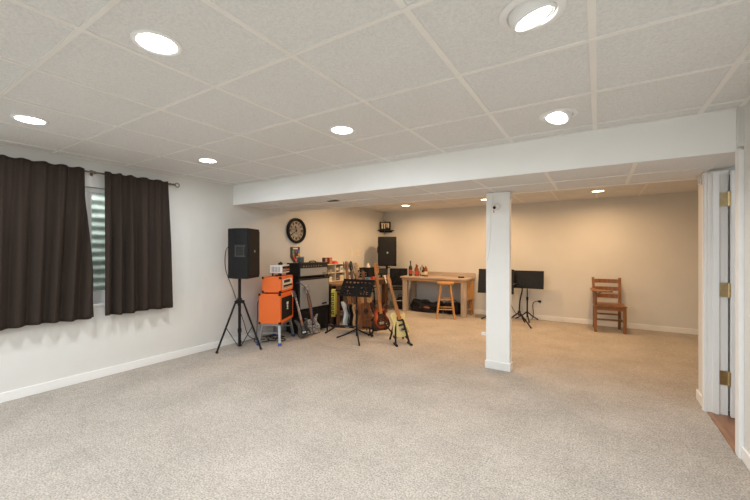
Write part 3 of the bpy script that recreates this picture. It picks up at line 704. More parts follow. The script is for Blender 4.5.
# two guitars leaning on the amplifiers
guitar('electric_guitar', 'small dark brown guitar leaning against the orange cabinet grille', 'guitar', STRAT, M['guitar_smoke'], M['rosewood'], M['guitar_smoke'],
       (-3.66, 3.87, 0.02), gpose(-25, 14, -10), 0.64, 0.66, M['ink'], tuners=6)
guitar('electric_guitar', 'grey mottled guitar with pointed horns leaning on the silver-grilled cabinet', 'guitar', HORN, M['guitar_grey'], M['rosewood'], M['guitar_grey'],
       (-3.735, 4.15, 0.02), gpose(-10, 7, -8), 0.76, 0.60, None, tuners=6, one_side=False)

# guitar rack with four guitars in a row
rk = thing('guitar_rack', 'black tube guitar rack on the carpet behind the perforated music stand', 'guitar rack', (-3.33, 4.57, 0), R(18))
for x in (-0.36, 0.34):
    b = MB(); b.tube([(x, -0.19, 0.014), (x, 0.19, 0.014)], 0.013, 8); b.build('base_foot', M['black_metal'], rk, smooth=True)
    b = MB(); b.tube([(x, -0.12, 0.014), (x, -0.12, 0.12)], 0.012, 8); b.build('post', M['black_metal'], rk, smooth=True)
    b = MB(); b.tube([(x, 0.15, 0.014), (x, 0.15, 0.64)], 0.012, 8); b.build('post', M['black_metal'], rk, smooth=True)
for y, z in ((-0.12, 0.12), (0.09, 0.05), (0.15, 0.64)):
    b = MB(); b.tube([(-0.37, y, z), (0.35, y, z)], 0.0125, 8); b.build('rail', M['black_metal'], rk, smooth=True)
for i in range(5):
    b = MB(); b.tube([(-0.27 + i * 0.115, 0.15, 0.645), (-0.27 + i * 0.115, 0.06, 0.66)], 0.011, 8); b.build('neck_peg', M['rubber'], rk, smooth=True)
RG = 'guitars standing in the black rack'
gz = 0.068
guitar('electric_guitar', 'white electric guitar with brown neck, first at left in the rack', 'guitar', STRAT, M['guitar_white'], M['maple'], M['maple'], (-3.365, 4.60, gz), gpose(-8, 7, 0), 0.96, 0.66, M['white'], group=RG)
guitar('electric_guitar', 'black electric guitar in the rack, beside the white one', 'guitar', TELE, M['guitar_black'], M['rosewood'], M['guitar_black'], (-3.28, 4.61, gz), gpose(-8, 7, 0), 0.96, 0.66, None, group=RG)
guitar('electric_guitar', 'natural wood guitar in the rack, between the black and brown ones', 'guitar', TELE, M['guitar_nat'], M['maple'], M['guitar_nat'], (-3.19, 4.625, gz), gpose(-8, 7, 0), 0.96, 0.64, None, group=RG)
guitar('acoustic_guitar', 'brown acoustic guitar, rightmost in the rack behind the music stand', 'guitar', ACOU, M['guitar_brown'], M['rosewood'], M['rosewood'], (-3.09, 4.62, gz), gpose(-14, 6, 0), 0.86, 0.52, None, 0.09, kind='acoustic', one_side=False, group=RG)
# yellow strap hanging on the rack
b = MB(); pts = [(-0.03, 0.27), (-0.03, 0.70), (-0.024, 0.716), (0.0, 0.722), (0.03, 0.716), (0.036, 0.70), (0.05, 0.30)]
sv = []
for i, (y, z) in enumerate(pts):
    sv.append([b.bm.verts.new((x, y + 0.004 * math.sin(x * 60 + i), z)) for x in [k * 0.0088 - 0.035 for k in range(9)]])
for r0, r1 in zip(sv, sv[1:]):
    for j in range(8): b.bm.faces.new((r0[j], r0[j + 1], r1[j + 1], r1[j]))
ys_t = thing('guitar_strap', 'yellow strap with black lettering draped over left end of guitar rack', 'strap', (-3.705, 4.60, -0.062), R(18))
b.build('band', M['yellow'], ys_t, smooth=True, solid=0.004)
b = MB()
for i in range(5):
    z = 0.31 + i * 0.075
    y = -0.034
    b.box(-0.03, 0.012, y - 0.002, y, z, z + 0.014); b.box(-0.03, -0.016, y - 0.002, y, z, z + 0.055); b.box(-0.03, 0.012, y - 0.002, y, z + 0.042, z + 0.055); b.box(0.002, 0.014, y - 0.002, y, z + 0.01, z + 0.03)
b.build('lettering', M['ink'], ys_t)

# bass on a tripod stand, cream guitar on an A-frame
BP = (-2.86, 4.66)
guitar('bass_guitar', 'sunburst bass guitar with amber neck on a black floor stand', 'bass guitar', BASS, M['sunburst'], M['maple'], M['maple'], (BP[0] + 0.03, BP[1] + 0.02, 0.065), gpose(-28, 9, -2), 0.96, 0.60, M['tort'], kind='bass', tuners=4)
s = thing('guitar_stand', 'black tripod stand holding the sunburst bass', 'guitar stand', (BP[0] - 0.06, BP[1] + 0.02, 0), R(-22))
b = MB(); b.tube([(-0.02, 0, 0.30), (-0.085, 0, 0.72)], 0.012, 8); b.tube([(-0.085, 0, 0.72), (-0.02, 0, 0.73)], 0.009, 8); b.build('post', M['black_metal'], s, smooth=True)
for a in (-50, 50, 180):
    b = MB(); b.tube([(-0.02, 0, 0.32), (-0.02 + 0.26 * math.cos(R(a)), 0.26 * math.sin(R(a)), 0.012)], 0.011, 8); b.build('leg', M['black_metal'], s, smooth=True)
for y in (-0.09, 0.09):
    b = MB(); b.tube(smooth_path([(-0.02, 0, 0.26), (0.0, y, 0.12), (0.06, y, 0.085), (0.125, y, 0.085), (0.13, y, 0.115)]), 0.011, 8); b.build('cradle_arm', M['rubber'], s, smooth=True)
TP = (-2.335, 4.45)
guitar('electric_guitar', 'cream yellow electric guitar with maple neck on black folding stand', 'guitar', TELE, M['butter'], M['maple'], M['maple'], (TP[0], TP[1], 0.08), gpose(-26, 17, -7), 0.90, 0.56, None)
s = thing('guitar_stand', 'black folding A-frame stand under the cream guitar', 'guitar stand', (TP[0] - 0.045, TP[1] - 0.02, 0), R(-44))
for y in (-0.10, 0.10):
    b = MB(); b.bar((-0.02, y * 0.55, 0.31), (0.13, y, 0.012), 0.026, 0.018); b.bar((-0.03, y * 0.55, 0.31), (-0.15, y, 0.012), 0.026, 0.018)
    b.build('leg', M['black_metal'], s, 0.003)
    b = MB(); b.bar((0.06, y * 1.0, 0.012), (0.22, y * 1.05, 0.012), 0.03, 0.022); b.build('base_foot', M['rubber'], s, 0.004)
    b = MB(); b.bar((0.01, y * 0.8, 0.20), (0.085, y * 0.85, 0.085), 0.02); b.bar((-0.03, y * 0.85, 0.088), (0.09, y * 0.85, 0.075), 0.02); b.bar((0.085, y * 0.85, 0.07), (0.095, y * 0.85, 0.12), 0.018); b.build('cradle_arm', M['rubber'], s, 0.003)
b = MB(); b.bar((-0.025, -0.06, 0.31), (-0.025, 0.06, 0.31), 0.03); b.build('hinge_bar', M['black_metal'], s, 0.003)

# ------------------------------------------------------------------ music stands
def music_stand(label, loc, yaw, W, H, zb, tilt, perforated, feet, rad=0.28, zpole=None, ledge=True):
    """desk faces local -y"""
    t = thing('music_stand', label, 'music stand', loc, yaw)
    hz = zb
    mt = Matrix.Translation((0, 0, hz)) @ Matrix.Rotation(-tilt, 4, 'X')
    b = MB()
    holes = []
    if perforated:
        for (z, xs, w_) in ((0.80, [-.36, -.24, -.12, 0, .12, .24, .36], .068), (0.52, [-.36, -.24, -.13, -.02, .16, .30], .065), (0.30, [-.36, -.26, -.16, .16, .26, .36], .05), (0.14, [-.34, -.25, -.16, .18, .27, .36], .045)):
            for x in xs: holes.append(((x - w_ / 2) * W, (x + w_ / 2) * W, (z - 0.045) * H, (z + 0.045) * H))
    xs = sorted({-W / 2, W / 2} | {round(h[0], 5) for h in holes} | {round(h[1], 5) for h in holes})
    zs = sorted({0, H} | {round(h[2], 5) for h in holes} | {round(h[3], 5) for h in holes})
    vd = {}
    def V(x, z):
        if (x, z) not in vd: vd[(x, z)] = b.bm.verts.new(mt @ Vector((x, 0, z)))
        return vd[(x, z)]
    for x0, x1 in zip(xs, xs[1:]):
        for z0, z1 in zip(zs, zs[1:]):
            cx, cz = (x0 + x1) / 2, (z0 + z1) / 2
            if any(h[0] < cx < h[1] and h[2] < cz < h[3] for h in holes): continue
            b.bm.faces.new((V(x0, z0), V(x1, z0), V(x1, z1), V(x0, z1)))
    b.build('desk', M['black_metal'], t, solid=0.004)
    b = MB(); b.box(-W / 2, W / 2, -0.055, 0.0, -0.003, 0.001, mt); b.box(-W / 2, W / 2, -0.057, -0.053, -0.003, 0.012, mt); b.build('ledge', M['black_metal'], t)
    b = MB(); b.bar(mt @ Vector((0, 0.008, H * 0.2)), mt @ Vector((0, 0.008, H * 0.62)), 0.05, 0.012); b.build('back_bracket', M['black_metal'], t)
    top = mt @ Vector((0, 0.016, H * 0.4))
    b = MB(); b.tube([(0, top.y, 0.06), (0, top.y, 0.5 * (0.06 + top.z))], 0.014, 10); b.tube([(0, top.y, 0.45 * (0.06 + top.z)), (0, top.y, top.z)], 0.010, 10); b.tube([(0, top.y, 0.48 * (0.06 + top.z)), (0, top.y, 0.56 * (0.06 + top.z))], 0.02, 10); b.build('shaft', M['black_metal'], t, smooth=True)
    for a in feet:
        c_, s_ = math.cos(R(a)), math.sin(R(a))
        b = MB(); b.tube(smooth_path([(0.01 * c_, top.y + 0.01 * s_, 0.16), (rad * 0.45 * c_, top.y + rad * 0.45 * s_, 0.085), (rad * c_, top.y + rad * s_, 0.012)]), 0.0115, 8); b.build('leg', M['black_metal'], t, smooth=True)
    return t
music_stand('black music stand with slotted desk in front of the guitar rack', (-2.955, 4.13, 0), R(8), 0.51, 0.28, 0.645, R(34), True, (-48 - 8, 75 - 8, 192 - 8), 0.32)
music_stand('wide black music stand half hidden behind the white column', (-1.62, 6.78, 0), R(6), 0.64, 0.46, 0.50, R(14), False, (200, 320, 80), 0.27)
music_stand('black music stand with plain solid desk right of the column', (-1.11, 7.02, 0), R(2), 0.56, 0.33, 0.60, R(10), False, (-75, 40, 165), 0.22)
s = thing('tripod_stand', 'black folding tripod with bent upright beside the plain music stand', 'tripod stand', (-1.16, 6.55, 0), R(20))
b = MB(); b.tube(smooth_path([(0, 0, 0.20), (0.01, 0, 0.42), (0.05, 0.02, 0.60), (0.04, 0.02, 0.68), (-0.03, 0.0, 0.72), (-0.10, 0.0, 0.70)]), 0.012, 8); b.build('upright', M['black_metal'], s, smooth=True)
b = MB(); b.tube([(0, 0, 0.17), (0, 0, 0.25)], 0.024, 10); b.build('hub', M['black'], s, smooth=True)
MB().ball((0.0, -0.026, 0.205), 0.012).build('knob', M['red'], s, smooth=True)['label'] = 'red knob'
for a, rr in ((-62, 0.30), (190, 0.28), (60, 0.26)):
    b = MB(); b.tube([(0.015 * math.cos(R(a)), 0.015 * math.sin(R(a)), 0.22), (rr * math.cos(R(a)), rr * math.sin(R(a)), 0.013)], 0.012, 8); b.build('leg', M['black_metal'], s, smooth=True)
cb = MB(); cb.tube(smooth_path([(-1.26, 6.52, 0.68), (-1.30, 6.52, 0.55), (-1.29, 6.53, 0.35), (-1.22, 6.56, 0.2), (-1.21, 6.6, 0.16)]), 0.005, 8)
tag(cb.build('cable', M['rubber'], smooth=True), 'thin black cable looping down from the bent tripod upright', 'cable')

# ------------------------------------------------------------------ workbench along the left wall, and the things on it
DZ = 0.735
dk = thing('workbench', 'long wooden workbench along the left wall behind the guitars', 'desk', (-4.02, 5.47, 0))
MB().box(-0.27, 0.29, -0.78, 0.95, DZ - 0.035, DZ).build('top', M['desk_wood'], dk, 0.004)
for sx in (-0.22, 0.24):
    for y in (-0.72, 0.90):
        MB().box(sx - 0.045, sx + 0.045, y - 0.045, y + 0.045, 0, DZ - 0.035).build('leg', M['desk_dark'], dk, 0.004)
MB().box(-0.24, 0.27, -0.765, -0.745, 0.05, DZ - 0.04).build('side_panel', M['desk_dark'], dk)
MB().box(0.25, 0.27, -0.7, 0.88, DZ - 0.13, DZ - 0.035).build('apron', M['desk_dark'], dk)
MB().box(-0.24, 0.25, -0.7, 0.88, 0.22, 0.245).build('lower_shelf', M['desk_dark'], dk)
# hutch of pigeonholes
hu = thing('desk_organizer', 'pale open-fronted organizer on the workbench against the left wall', 'shelf', (-4.18, 5.25, DZ))
b = MB(); HW, HH, HD = 0.44, 0.32, 0.22
b.box(-HD / 2, -HD / 2 + 0.01, -HW, HW, 0, HH)
for z in (0, HH / 2 - 0.006, HH - 0.012): b.box(-HD / 2 + 0.01, HD / 2, -HW, HW, z, z + 0.012)
b.build('shelves', M['cream'], hu)
for y in (-HW, -HW / 3, HW / 3, HW): 
    b = MB(); b.box(-HD / 2 + 0.01, HD / 2, y - 0.006, y + 0.006, 0, HH); b.build('divider', M['cream'], hu)
cols = ['paper', 'pick_grey', 'dark_card', 'white', 'navy', 'paper', 'tan', 'white', 'dark_card', 'cream', 'pick_grey', 'white']
names = {'paper': 'white', 'tan': 'tan', 'dark_card': 'dark brown', 'sky_blue': 'light blue', 'white': 'off-white', 'bag_orange': 'orange', 'navy': 'dark blue', 'cream': 'cream', 'pick_grey': 'grey', 'red': 'red'}
rnd = random.Random(4); k = 0
for tier, zz in (('upper', HH / 2 + 0.0065), ('lower', 0.0125)):
    for bay, y0 in (('left', -HW), ('middle', -HW / 3), ('right', HW / 3)):
        yy = y0 + 0.035
        for q, place in enumerate(('left', 'right')):
            c = cols[k % len(cols)]; k += 1
            wd = rnd.uniform(0.07, 0.105); hg = rnd.uniform(0.06, 0.12)
            t = thing('carton', '%s carton at %s of the %s %s pigeonhole of desk organizer' % (names[c], place, tier, bay), 'box', (-4.155, 5.25 + yy + wd / 2, DZ + zz), R(rnd.uniform(-6, 6)), 'cartons in the desk organizer')
            MB().box(-0.06, 0.06, -wd / 2, wd / 2, 0, hg).build('box_body', M[c], t, 0.002)
            MB().box(0.0595, 0.062, -wd / 3, wd / 3, hg * 0.3, hg * 0.75).build('front_label', M[rnd.choice(['paper', 'ink', 'pick_grey', 'ink', 'cream'])], t)
            yy += wd + 0.035
for y, m2, lab in ((4.93, 'dark_card', 'dark figurine box with pale picture, left on top of organizer'), (5.06, 'label_red', 'reddish figurine box with pale picture, right on top of organizer')):
    t = thing('figurine_box', lab, 'box', (-4.18, y, DZ + HH + 0.001), 0)
    MB().box(-0.03, 0.03, -0.04, 0.04, 0, 0.115).build('box_body', M[m2], t, 0.002)
    b = MB(); b.box(0.029, 0.032, -0.028, 0.028, 0.015, 0.05); b.box(0.029, 0.032, -0.02, 0.02, 0.06, 0.10); b.build('picture', M['tan'], t)
t = thing('red_bowl', 'small red dome-shaped bowl lying on top of the desk organizer', 'bowl', (-4.17, 5.20, DZ + HH + 0.001))
MB().lathe([(0.07, 0), (0.066, 0.02), (0.05, 0.04), (0.02, 0.052), (0.0, 0.054)], 20).build('bowl', M['red'], t, smooth=True)
t = thing('gooseneck_lamp', 'black curved gooseneck lamp on the workbench beside glass globe', 'lamp', (-4.06, 5.74, DZ))
MB().lathe([(0, 0), (0.05, 0), (0.05, 0.012), (0.02, 0.02), (0, 0.02)], 20).build('base', M['black'], t, smooth=True)
b = MB(); b.tube(smooth_path([(0, 0, 0.015), (-0.01, -0.05, 0.1), (-0.01, -0.07, 0.18), (0, -0.05, 0.25), (0.02, 0.01, 0.27)]), 0.010, 8); b.build('neck', M['black_metal'], t, smooth=True)
MB().ball((0.02, 0.025, 0.265), 0.025).build('lamp_head', M['pick_yellow'], t, smooth=True)
t = thing('glass_globe', 'round clear glass globe standing on the workbench', 'vase', (-4.06, 5.92, DZ))
MB().lathe([(0.0, 0.004), (0.05, 0.004), (0.085, 0.05), (0.095, 0.10), (0.08, 0.15), (0.055, 0.175)], 28, None, False).build('globe', M['clear'], t, smooth=True)
MB().lathe([(0, 0), (0.05, 0), (0.05, 0.004), (0, 0.004)], 20).build('base', M['chrome'], t)
t = thing('storage_bin', 'black square bin on the workbench right of the glass globe', 'bin', (-4.08, 6.2, DZ))
b = MB(); b.prism([(-0.12, -0.15), (0.12, -0.15), (0.12, 0.15), (-0.12, 0.15)], 0, 0.20, 'z'); b.build('bin_body', M['black'], t, 0.01)
MB().box(-0.13, 0.13, -0.16, 0.16, 0.19, 0.21).build('rim', M['black'], t, 0.004)
t = thing('tissue', 'crumpled white tissue sticking up from the black bin', 'tissue', (-4.08, 6.2, DZ + 0.2105))
MB().lathe([(0.05, 0), (0.045, 0.02), (0.03, 0.05), (0.008, 0.09), (0, 0.095)], 9).build('tissue_sheet', M['paper'], t)
for y, x, m2, lab in ((5.95, -3.80, 'red', 'small red box at front edge of the workbench'), (5.80, -3.82, 'sky_blue', 'small light blue box at front edge of the workbench'), (6.08, -3.80, 'paper', 'small white box at front edge of the workbench')):
    t = thing('small_box', lab, 'box', (x, y, DZ), R(10), 'small boxes at the bench edge')
    MB().box(-0.03, 0.03, -0.05, 0.05, 0, 0.035).build('box_body', M[m2], t, 0.003)
    MB().box(-0.031, 0.031, -0.051, 0.051, 0.026, 0.037).build('lid', M[m2], t, 0.002)
t = thing('monitor', 'small black screen on the right end of the workbench', 'screen', (-3.84, 6.345, DZ), R(52))
MB().box(-0.13, 0.13, -0.01, 0.01, 0.05, 0.19).build('screen', M['black'], t, 0.004)
MB().box(-0.115, 0.115, -0.0125, -0.009, 0.065, 0.175).build('display', M['ink'], t)
b = MB(); b.box(-0.07, 0.07, -0.05, 0.05, 0, 0.01); b.box(-0.02, 0.02, 0.0, 0.012, 0.01, 0.08); b.build('foot', M['black'], t)

# boxes under the bench
t = thing('storage_box', 'dark brown box standing on the shelf under the workbench', 'box', (-4.0, 5.2, 0.246))
MB().box(-0.18, 0.18, -0.2, 0.2, 0, 0.28).build('box_body', M['dark_card'], t, 0.004)
MB().box(-0.185, 0.185, -0.205, 0.205, 0.24, 0.29).build('lid', M['dark_card'], t, 0.004)
t = thing('storage_box', 'tan box standing on the shelf under the workbench', 'box', (-4.0, 5.75, 0.246))
MB().box(-0.16, 0.16, -0.22, 0.22, 0, 0.25).build('box_body', M['tan'], t, 0.004)
MB().box(-0.165, 0.165, -0.225, 0.225, 0.21, 0.26).build('lid', M['tan'], t, 0.004)

# chair with chrome legs, draped with black jacket, between bench and table
ch = thing('folding_chair', 'black padded chair with thin chrome legs left of the wooden table', 'chair', (-3.80, 6.98, 0), R(22))
MB().box(-0.19, 0.19, -0.19, 0.19, 0.43, 0.475).build('seat', M['bag'], ch, 0.015, 3)
MB().box(-0.20, 0.20, 0.155, 0.20, 0.50, 0.89).build('backrest', M['bag'], ch, 0.015, 3)
for s in (-1, 1):
    b = MB(); b.tube([(s * 0.17, 0.18, 0.80), (s * 0.17, 0.17, 0.45), (s * 0.18, 0.20, 0.012)], 0.0105, 8); b.build('leg', M['chrome'], ch, smooth=True)
    b = MB(); b.tube([(s * 0.17, -0.17, 0.44), (s * 0.18, -0.19, 0.012)], 0.0105, 8); b.build('leg', M['chrome'], ch, smooth=True)
b = MB(); b.tube([(-0.175, -0.18, 0.2), (0.175, -0.18, 0.2)], 0.008, 8); b.build('stretcher', M['chrome'], ch, smooth=True)

# ------------------------------------------------------------------ wooden table
TX0, TX1, TY0, TY1, TZ = -3.585, -2.135, 6.70, 7.262, 0.75
tb = thing('wooden_table', 'pale wooden table with thick legs against the back wall', 'table', ((TX0 + TX1) / 2, (TY0 + TY1) / 2, 0))
hx, hy = (TX1 - TX0) / 2, (TY1 - TY0) / 2
MB().box(-hx, hx, -hy, hy, TZ - 0.035, TZ).build('top', M['bench_wood'], tb, 0.004)
MB().box(-hx, hx, hy - 0.03, hy, TZ, TZ + 0.085).build('backsplash', M['bench_wood'], tb, 0.003)
MB().box(-hx + 0.03, hx - 0.03, -hy + 0.02, -hy + 0.04, TZ - 0.085, TZ - 0.035).build('apron', M['bench_apron'], tb)
for s in (-1, 1): MB().box(s * (hx - 0.04) - 0.01, s * (hx - 0.04) + 0.01, -hy + 0.04, hy - 0.03, TZ - 0.085, TZ - 0.035).build('apron', M['bench_apron'], tb)
for sx in (-1, 1):
    for sy in (-1, 1):
        w_ = 0.05
        MB().box(sx * (hx - 0.085) - w_, sx * (hx - 0.085) + w_, sy * (hy - 0.085) - w_, sy * (hy - 0.085) + w_, 0, TZ - 0.035).build('leg', M['bench_leg'], tb, 0.004)
# bottles
def bottle(x, y, H, r, glass_m, cap_m, label_m, lab):
    t = thing('bottle', lab, 'bottle', (x, y, TZ), 0, 'bottles on the wooden table')
    s_ = H * 0.55
    MB().lathe([(0, 0), (r * 0.95, 0), (r, 0.008), (r, s_), (r * 0.8, s_ + 0.03), (r * 0.34, s_ + 0.06), (r * 0.32, H - 0.03), (0, H - 0.03)], 20).build('glass', glass_m, t, smooth=True)
    MB().lathe([(0, H - 0.035), (r * 0.4, H - 0.035), (r * 0.4, H), (0, H)], 14).build('cap', cap_m, t, smooth=True)
    if label_m: MB().lathe([(r + 0.0008, H * 0.14), (r + 0.0012, H * 0.14), (r + 0.0012, H * 0.42), (r + 0.0008, H * 0.42)], 20, None, False).build('label', label_m, t, smooth=True)
for a in [(-3.42, 6.86, 0.325, 0.038, M['dark_glass'], M['ink'], M['label_red'], 'tallest dark bottle at left end of the bottle group on table'),
          (-3.36, 7.02, 0.25, 0.040, M['amber'], M['red'], M['label_cream'], 'amber bottle with red cap and cream label behind the front bottles'),
          (-3.285, 6.90, 0.235, 0.042, M['amber'], M['ink'], M['label_red'], 'amber bottle with black cap and red label in middle of bottle group'),
          (-3.24, 7.06, 0.275, 0.045, M['clear'], M['cream'], M['label_cream'], 'clear bottle with cream cap standing behind the amber bottles'),
          (-3.16, 6.96, 0.20, 0.040, M['dark_glass'], M['ink'], M['label_cream'], 'short dark bottle with cream label near the right of the group'),
          (-3.08, 6.90, 0.255, 0.040, M['amber'], M['cream'], M['label_cream'], 'amber bottle with cream cap at right end of the bottle group')]: bottle(*a)
t = thing('remote', 'small black gadget lying on the right end of wooden table', 'remote', (-2.33, 6.95, TZ), R(20))
MB().box(-0.06, 0.06, -0.03, 0.03, 0, 0.024).build('shell', M['black'], t, 0.006)
b = MB()
for i in range(3): b.tube([(-0.03 + i * 0.03, 0, 0.023), (-0.03 + i * 0.03, 0, 0.028)], 0.007, 8)
b.build('buttons', M['pick_grey'], t)
# round bar stool
sx, sy = -2.50, 6.53
s = thing('bar_stool', 'round-seated oak bar stool in front of the wooden table', 'stool', (sx, sy, 0), R(22))
MB().lathe([(0, 0.648), (0.150, 0.648), (0.162, 0.656), (0.165, 0.675), (0.160, 0.688), (0.12, 0.690), (0, 0.686)], 36).build('seat', M['oak'], s, smooth=True)
for i in range(4):
    a = PI / 4 + i * PI / 2; c_, s_ = math.cos(a), math.sin(a)
    b = MB(); b.tube([(0.115 * c_, 0.115 * s_, 0.66), (0.178 * c_, 0.178 * s_, 0.33), (0.235 * c_, 0.235 * s_, 0.0)], 0.0215, 12, 0.020); b.build('leg', M['oak'], s, smooth=True)
for i in range(4):
    a0, a1 = PI / 4 + i * PI / 2, PI / 4 + (i + 1) * PI / 2
    for z in ((0.40 if i % 2 else 0.36), (0.22 if i % 2 else 0.18)):
        rr = 0.115 + (0.66 - z) / 0.66 * 0.12
        b = MB(); b.tube([(rr * math.cos(a0), rr * math.sin(a0), z), (rr * math.cos(a1), rr * math.sin(a1), z)], 0.011, 10); b.build('rung', M['oak'], s, smooth=True)
# folded tray table leaning at the table's right end
s = thing('folding_table', 'folded light wood tray table leaning by right end of wooden table', 'folding table', (-2.15, 7.0, 0), R(66), None, (R(-4), 0, R(66)))
b = MB(); pr_ = []
b.prism(spline([(-0.115, 0.335), (-0.10, 0.32), (0.10, 0.32), (0.115, 0.335), (0.115, 0.68), (0.10, 0.695), (-0.10, 0.695), (-0.115, 0.68)], 3), -0.011, 0.011, 'y'); b.build('tray_top', M['oak'], s, 0.003)
for x in (-0.09, 0.09):
    b = MB(); b.bar((x, 0.03, 0.66), (x * 1.2, 0.03, 0.0), 0.026, 0.018); b.build('leg', M['oak'], s, 0.002)
    b = MB(); b.bar((x * 0.8, 0.055, 0.62), (x * 0.8, 0.055, 0.004), 0.024, 0.018); b.build('leg', M['oak'], s, 0.002)
b = MB(); b.bar((-0.10, 0.03, 0.12), (0.10, 0.03, 0.12), 0.02); b.build('stretcher', M['oak'], s)
# bags under the table
def lumpy(name, m, dims, parent, seed, k=0.03, n=10):
    rnd = random.Random(seed); b = MB()
    bmesh.ops.create_cube(b.bm, size=1.0); bmesh.ops.subdivide_edges(b.bm, edges=b.bm.edges[:], cuts=n, use_grid_fill=True)
    p = [rnd.uniform(0, 6.28) for _ in range(6)]
    for v in b.bm.verts:
        q = v.co * 2
        sph = q.normalized(); q = q.lerp(sph * 1.18, 0.45)
        f_ = 1 + k * 3 * (math.sin(3.1 * q.x + p[0]) * math.sin(2.7 * q.y + p[1]) + 0.6 * math.sin(6 * q.x + p[2] + 4 * q.z) + 0.5 * math.sin(9 * q.y + 5 * q.x + p[3]))
        z = (q.z * 0.5 + 0.5)
        z = max(0.0, z) * (1 + k * 4 * math.sin(3.5 * q.x + p[4]) + k * 2 * math.sin(8 * q.x + 3 * q.y + p[5]))
        v.co = Vector((q.x * 0.5 * f_ * dims[0], q.y * 0.5 * f_ * dims[1], z * dims[2]))
    zm = min(v.co.z for v in b.bm.verts)
    for v in b.bm.verts: v.co.z -= zm
    return b.build(name, m, parent, smooth=True, subsurf=1)
t = thing('duffel_bag', 'black duffel bag with orange panel on the floor under wooden table', 'bag', (-3.10, 6.98, 0), R(4))
lumpy('bag_body', M['bag'], (0.66, 0.32, 0.22), t, 3)
o = lumpy('side_panel', M['bag_orange'], (0.22, 0.04, 0.04), t, 9); o.location = (0.02, -0.16, 0.09)
b = MB(); b.tube(smooth_path([(-0.12, -0.12, 0.17), (-0.08, -0.15, 0.25), (0.08, -0.13, 0.26), (0.12, -0.1, 0.18)]), 0.009, 8); b.build('handle', M['bag'], t, smooth=True)
t = thing('gear_bag', 'black boxy bag on floor behind the bar stool, under wooden table', 'bag', (-2.54, 7.04, 0), R(-2))
lumpy('bag_body', M['bag'], (0.34, 0.26, 0.22), t, 12, 0.015)
b = MB(); b.tube(smooth_path([(-0.08, 0, 0.20), (-0.06, 0, 0.27), (0.06, 0, 0.27), (0.08, 0, 0.20)]), 0.008, 8); b.build('handle', M['bag'], t, smooth=True)
t = thing('gear_bag', 'black soft bag on the floor left of the wooden table leg', 'bag', (-3.74, 7.00, 0), R(10))
lumpy('bag_body', M['bag'], (0.22, 0.22, 0.24), t, 21, 0.02)
b = MB(); b.tube(smooth_path([(-0.06, 0, 0.23), (-0.04, 0, 0.30), (0.04, 0, 0.30), (0.06, 0, 0.23)]), 0.008, 8); b.build('handle', M['bag'], t, smooth=True)

# ------------------------------------------------------------------ wooden tablet-arm chair (faces -y)
c = thing('wooden_chair', 'brown wooden ladder-back chair with one tablet arm by back wall', 'chair', (0.140, 6.905, 0), R(6))
wd = M['chair_wood']
for sx in (-1, 1):
    lo = MB(); lo.bar((sx * 0.195, -0.185, 0), (sx * 0.195, -0.185, 0.645 if sx < 0 else 0.40), 0.042); lo.build('leg', wd, c, 0.003)
    lo = MB(); lo.bar((sx * 0.178, 0.175, 0), (sx * 0.178, 0.165, 0.42), 0.040); lo.bar((sx * 0.178, 0.165, 0.415), (sx * 0.190, 0.235, 0.845), 0.038); lo.build('leg', wd, c, 0.003)
MB().prism([(-0.225, -0.22), (0.225, -0.22), (0.205, 0.19), (-0.205, 0.19)], 0.405, 0.432, 'z').build('seat', wd, c, 0.006)
b = MB(); b.box(-0.19, 0.19, -0.195, -0.175, 0.35, 0.405); b.build('seat_rail', wd, c)
for s in (-1, 1):
    b = MB(); b.bar((s * 0.19, -0.185, 0.378), (s * 0.175, 0.17, 0.378), 0.02, 0.05); b.build('seat_rail', wd, c)
    b = MB(); b.bar((s * 0.195, -0.185, 0.17), (s * 0.178, 0.172, 0.17), 0.018, 0.026); b.build('stretcher', wd, c)
b = MB(); b.bar((-0.178, 0.172, 0.24), (0.178, 0.172, 0.24), 0.018, 0.028); b.build('stretcher', wd, c)
b = MB(); b.bar((-0.185, -0.02, 0.175), (0.185, -0.02, 0.175), 0.018, 0.026); b.build('stretcher', wd, c)
for z in (0.545, 0.665, 0.79):
    yy = 0.165 + (z - 0.415) / 0.43 * 0.07
    b = MB(); n = 8
    pts = [(-0.18 + 0.36 * i / n, yy + 0.018 * math.sin(PI * i / n)) for i in range(n + 1)]
    pts = pts + [(x, y - 0.016) for x, y in reversed(pts)]
    b.prism(pts, z - 0.035, z + 0.03, 'z'); b.build('back_slat', wd, c, 0.002)
b = MB(); b.prism(spline([(-0.235, 0.20), (-0.25, 0.0), (-0.25, -0.16), (-0.22, -0.26), (-0.10, -0.29), (0.02, -0.25), (0.03, -0.18), (-0.04, -0.12), (-0.13, -0.06), (-0.175, 0.05), (-0.185, 0.20)], 4), 0.645, 0.667, 'z'); b.build('tablet_arm', wd, c, 0.004)
b = MB(); b.bar((-0.195, -0.185, 0.60), (-0.10, -0.20, 0.648), 0.022); b.build('arm_brace', wd, c)

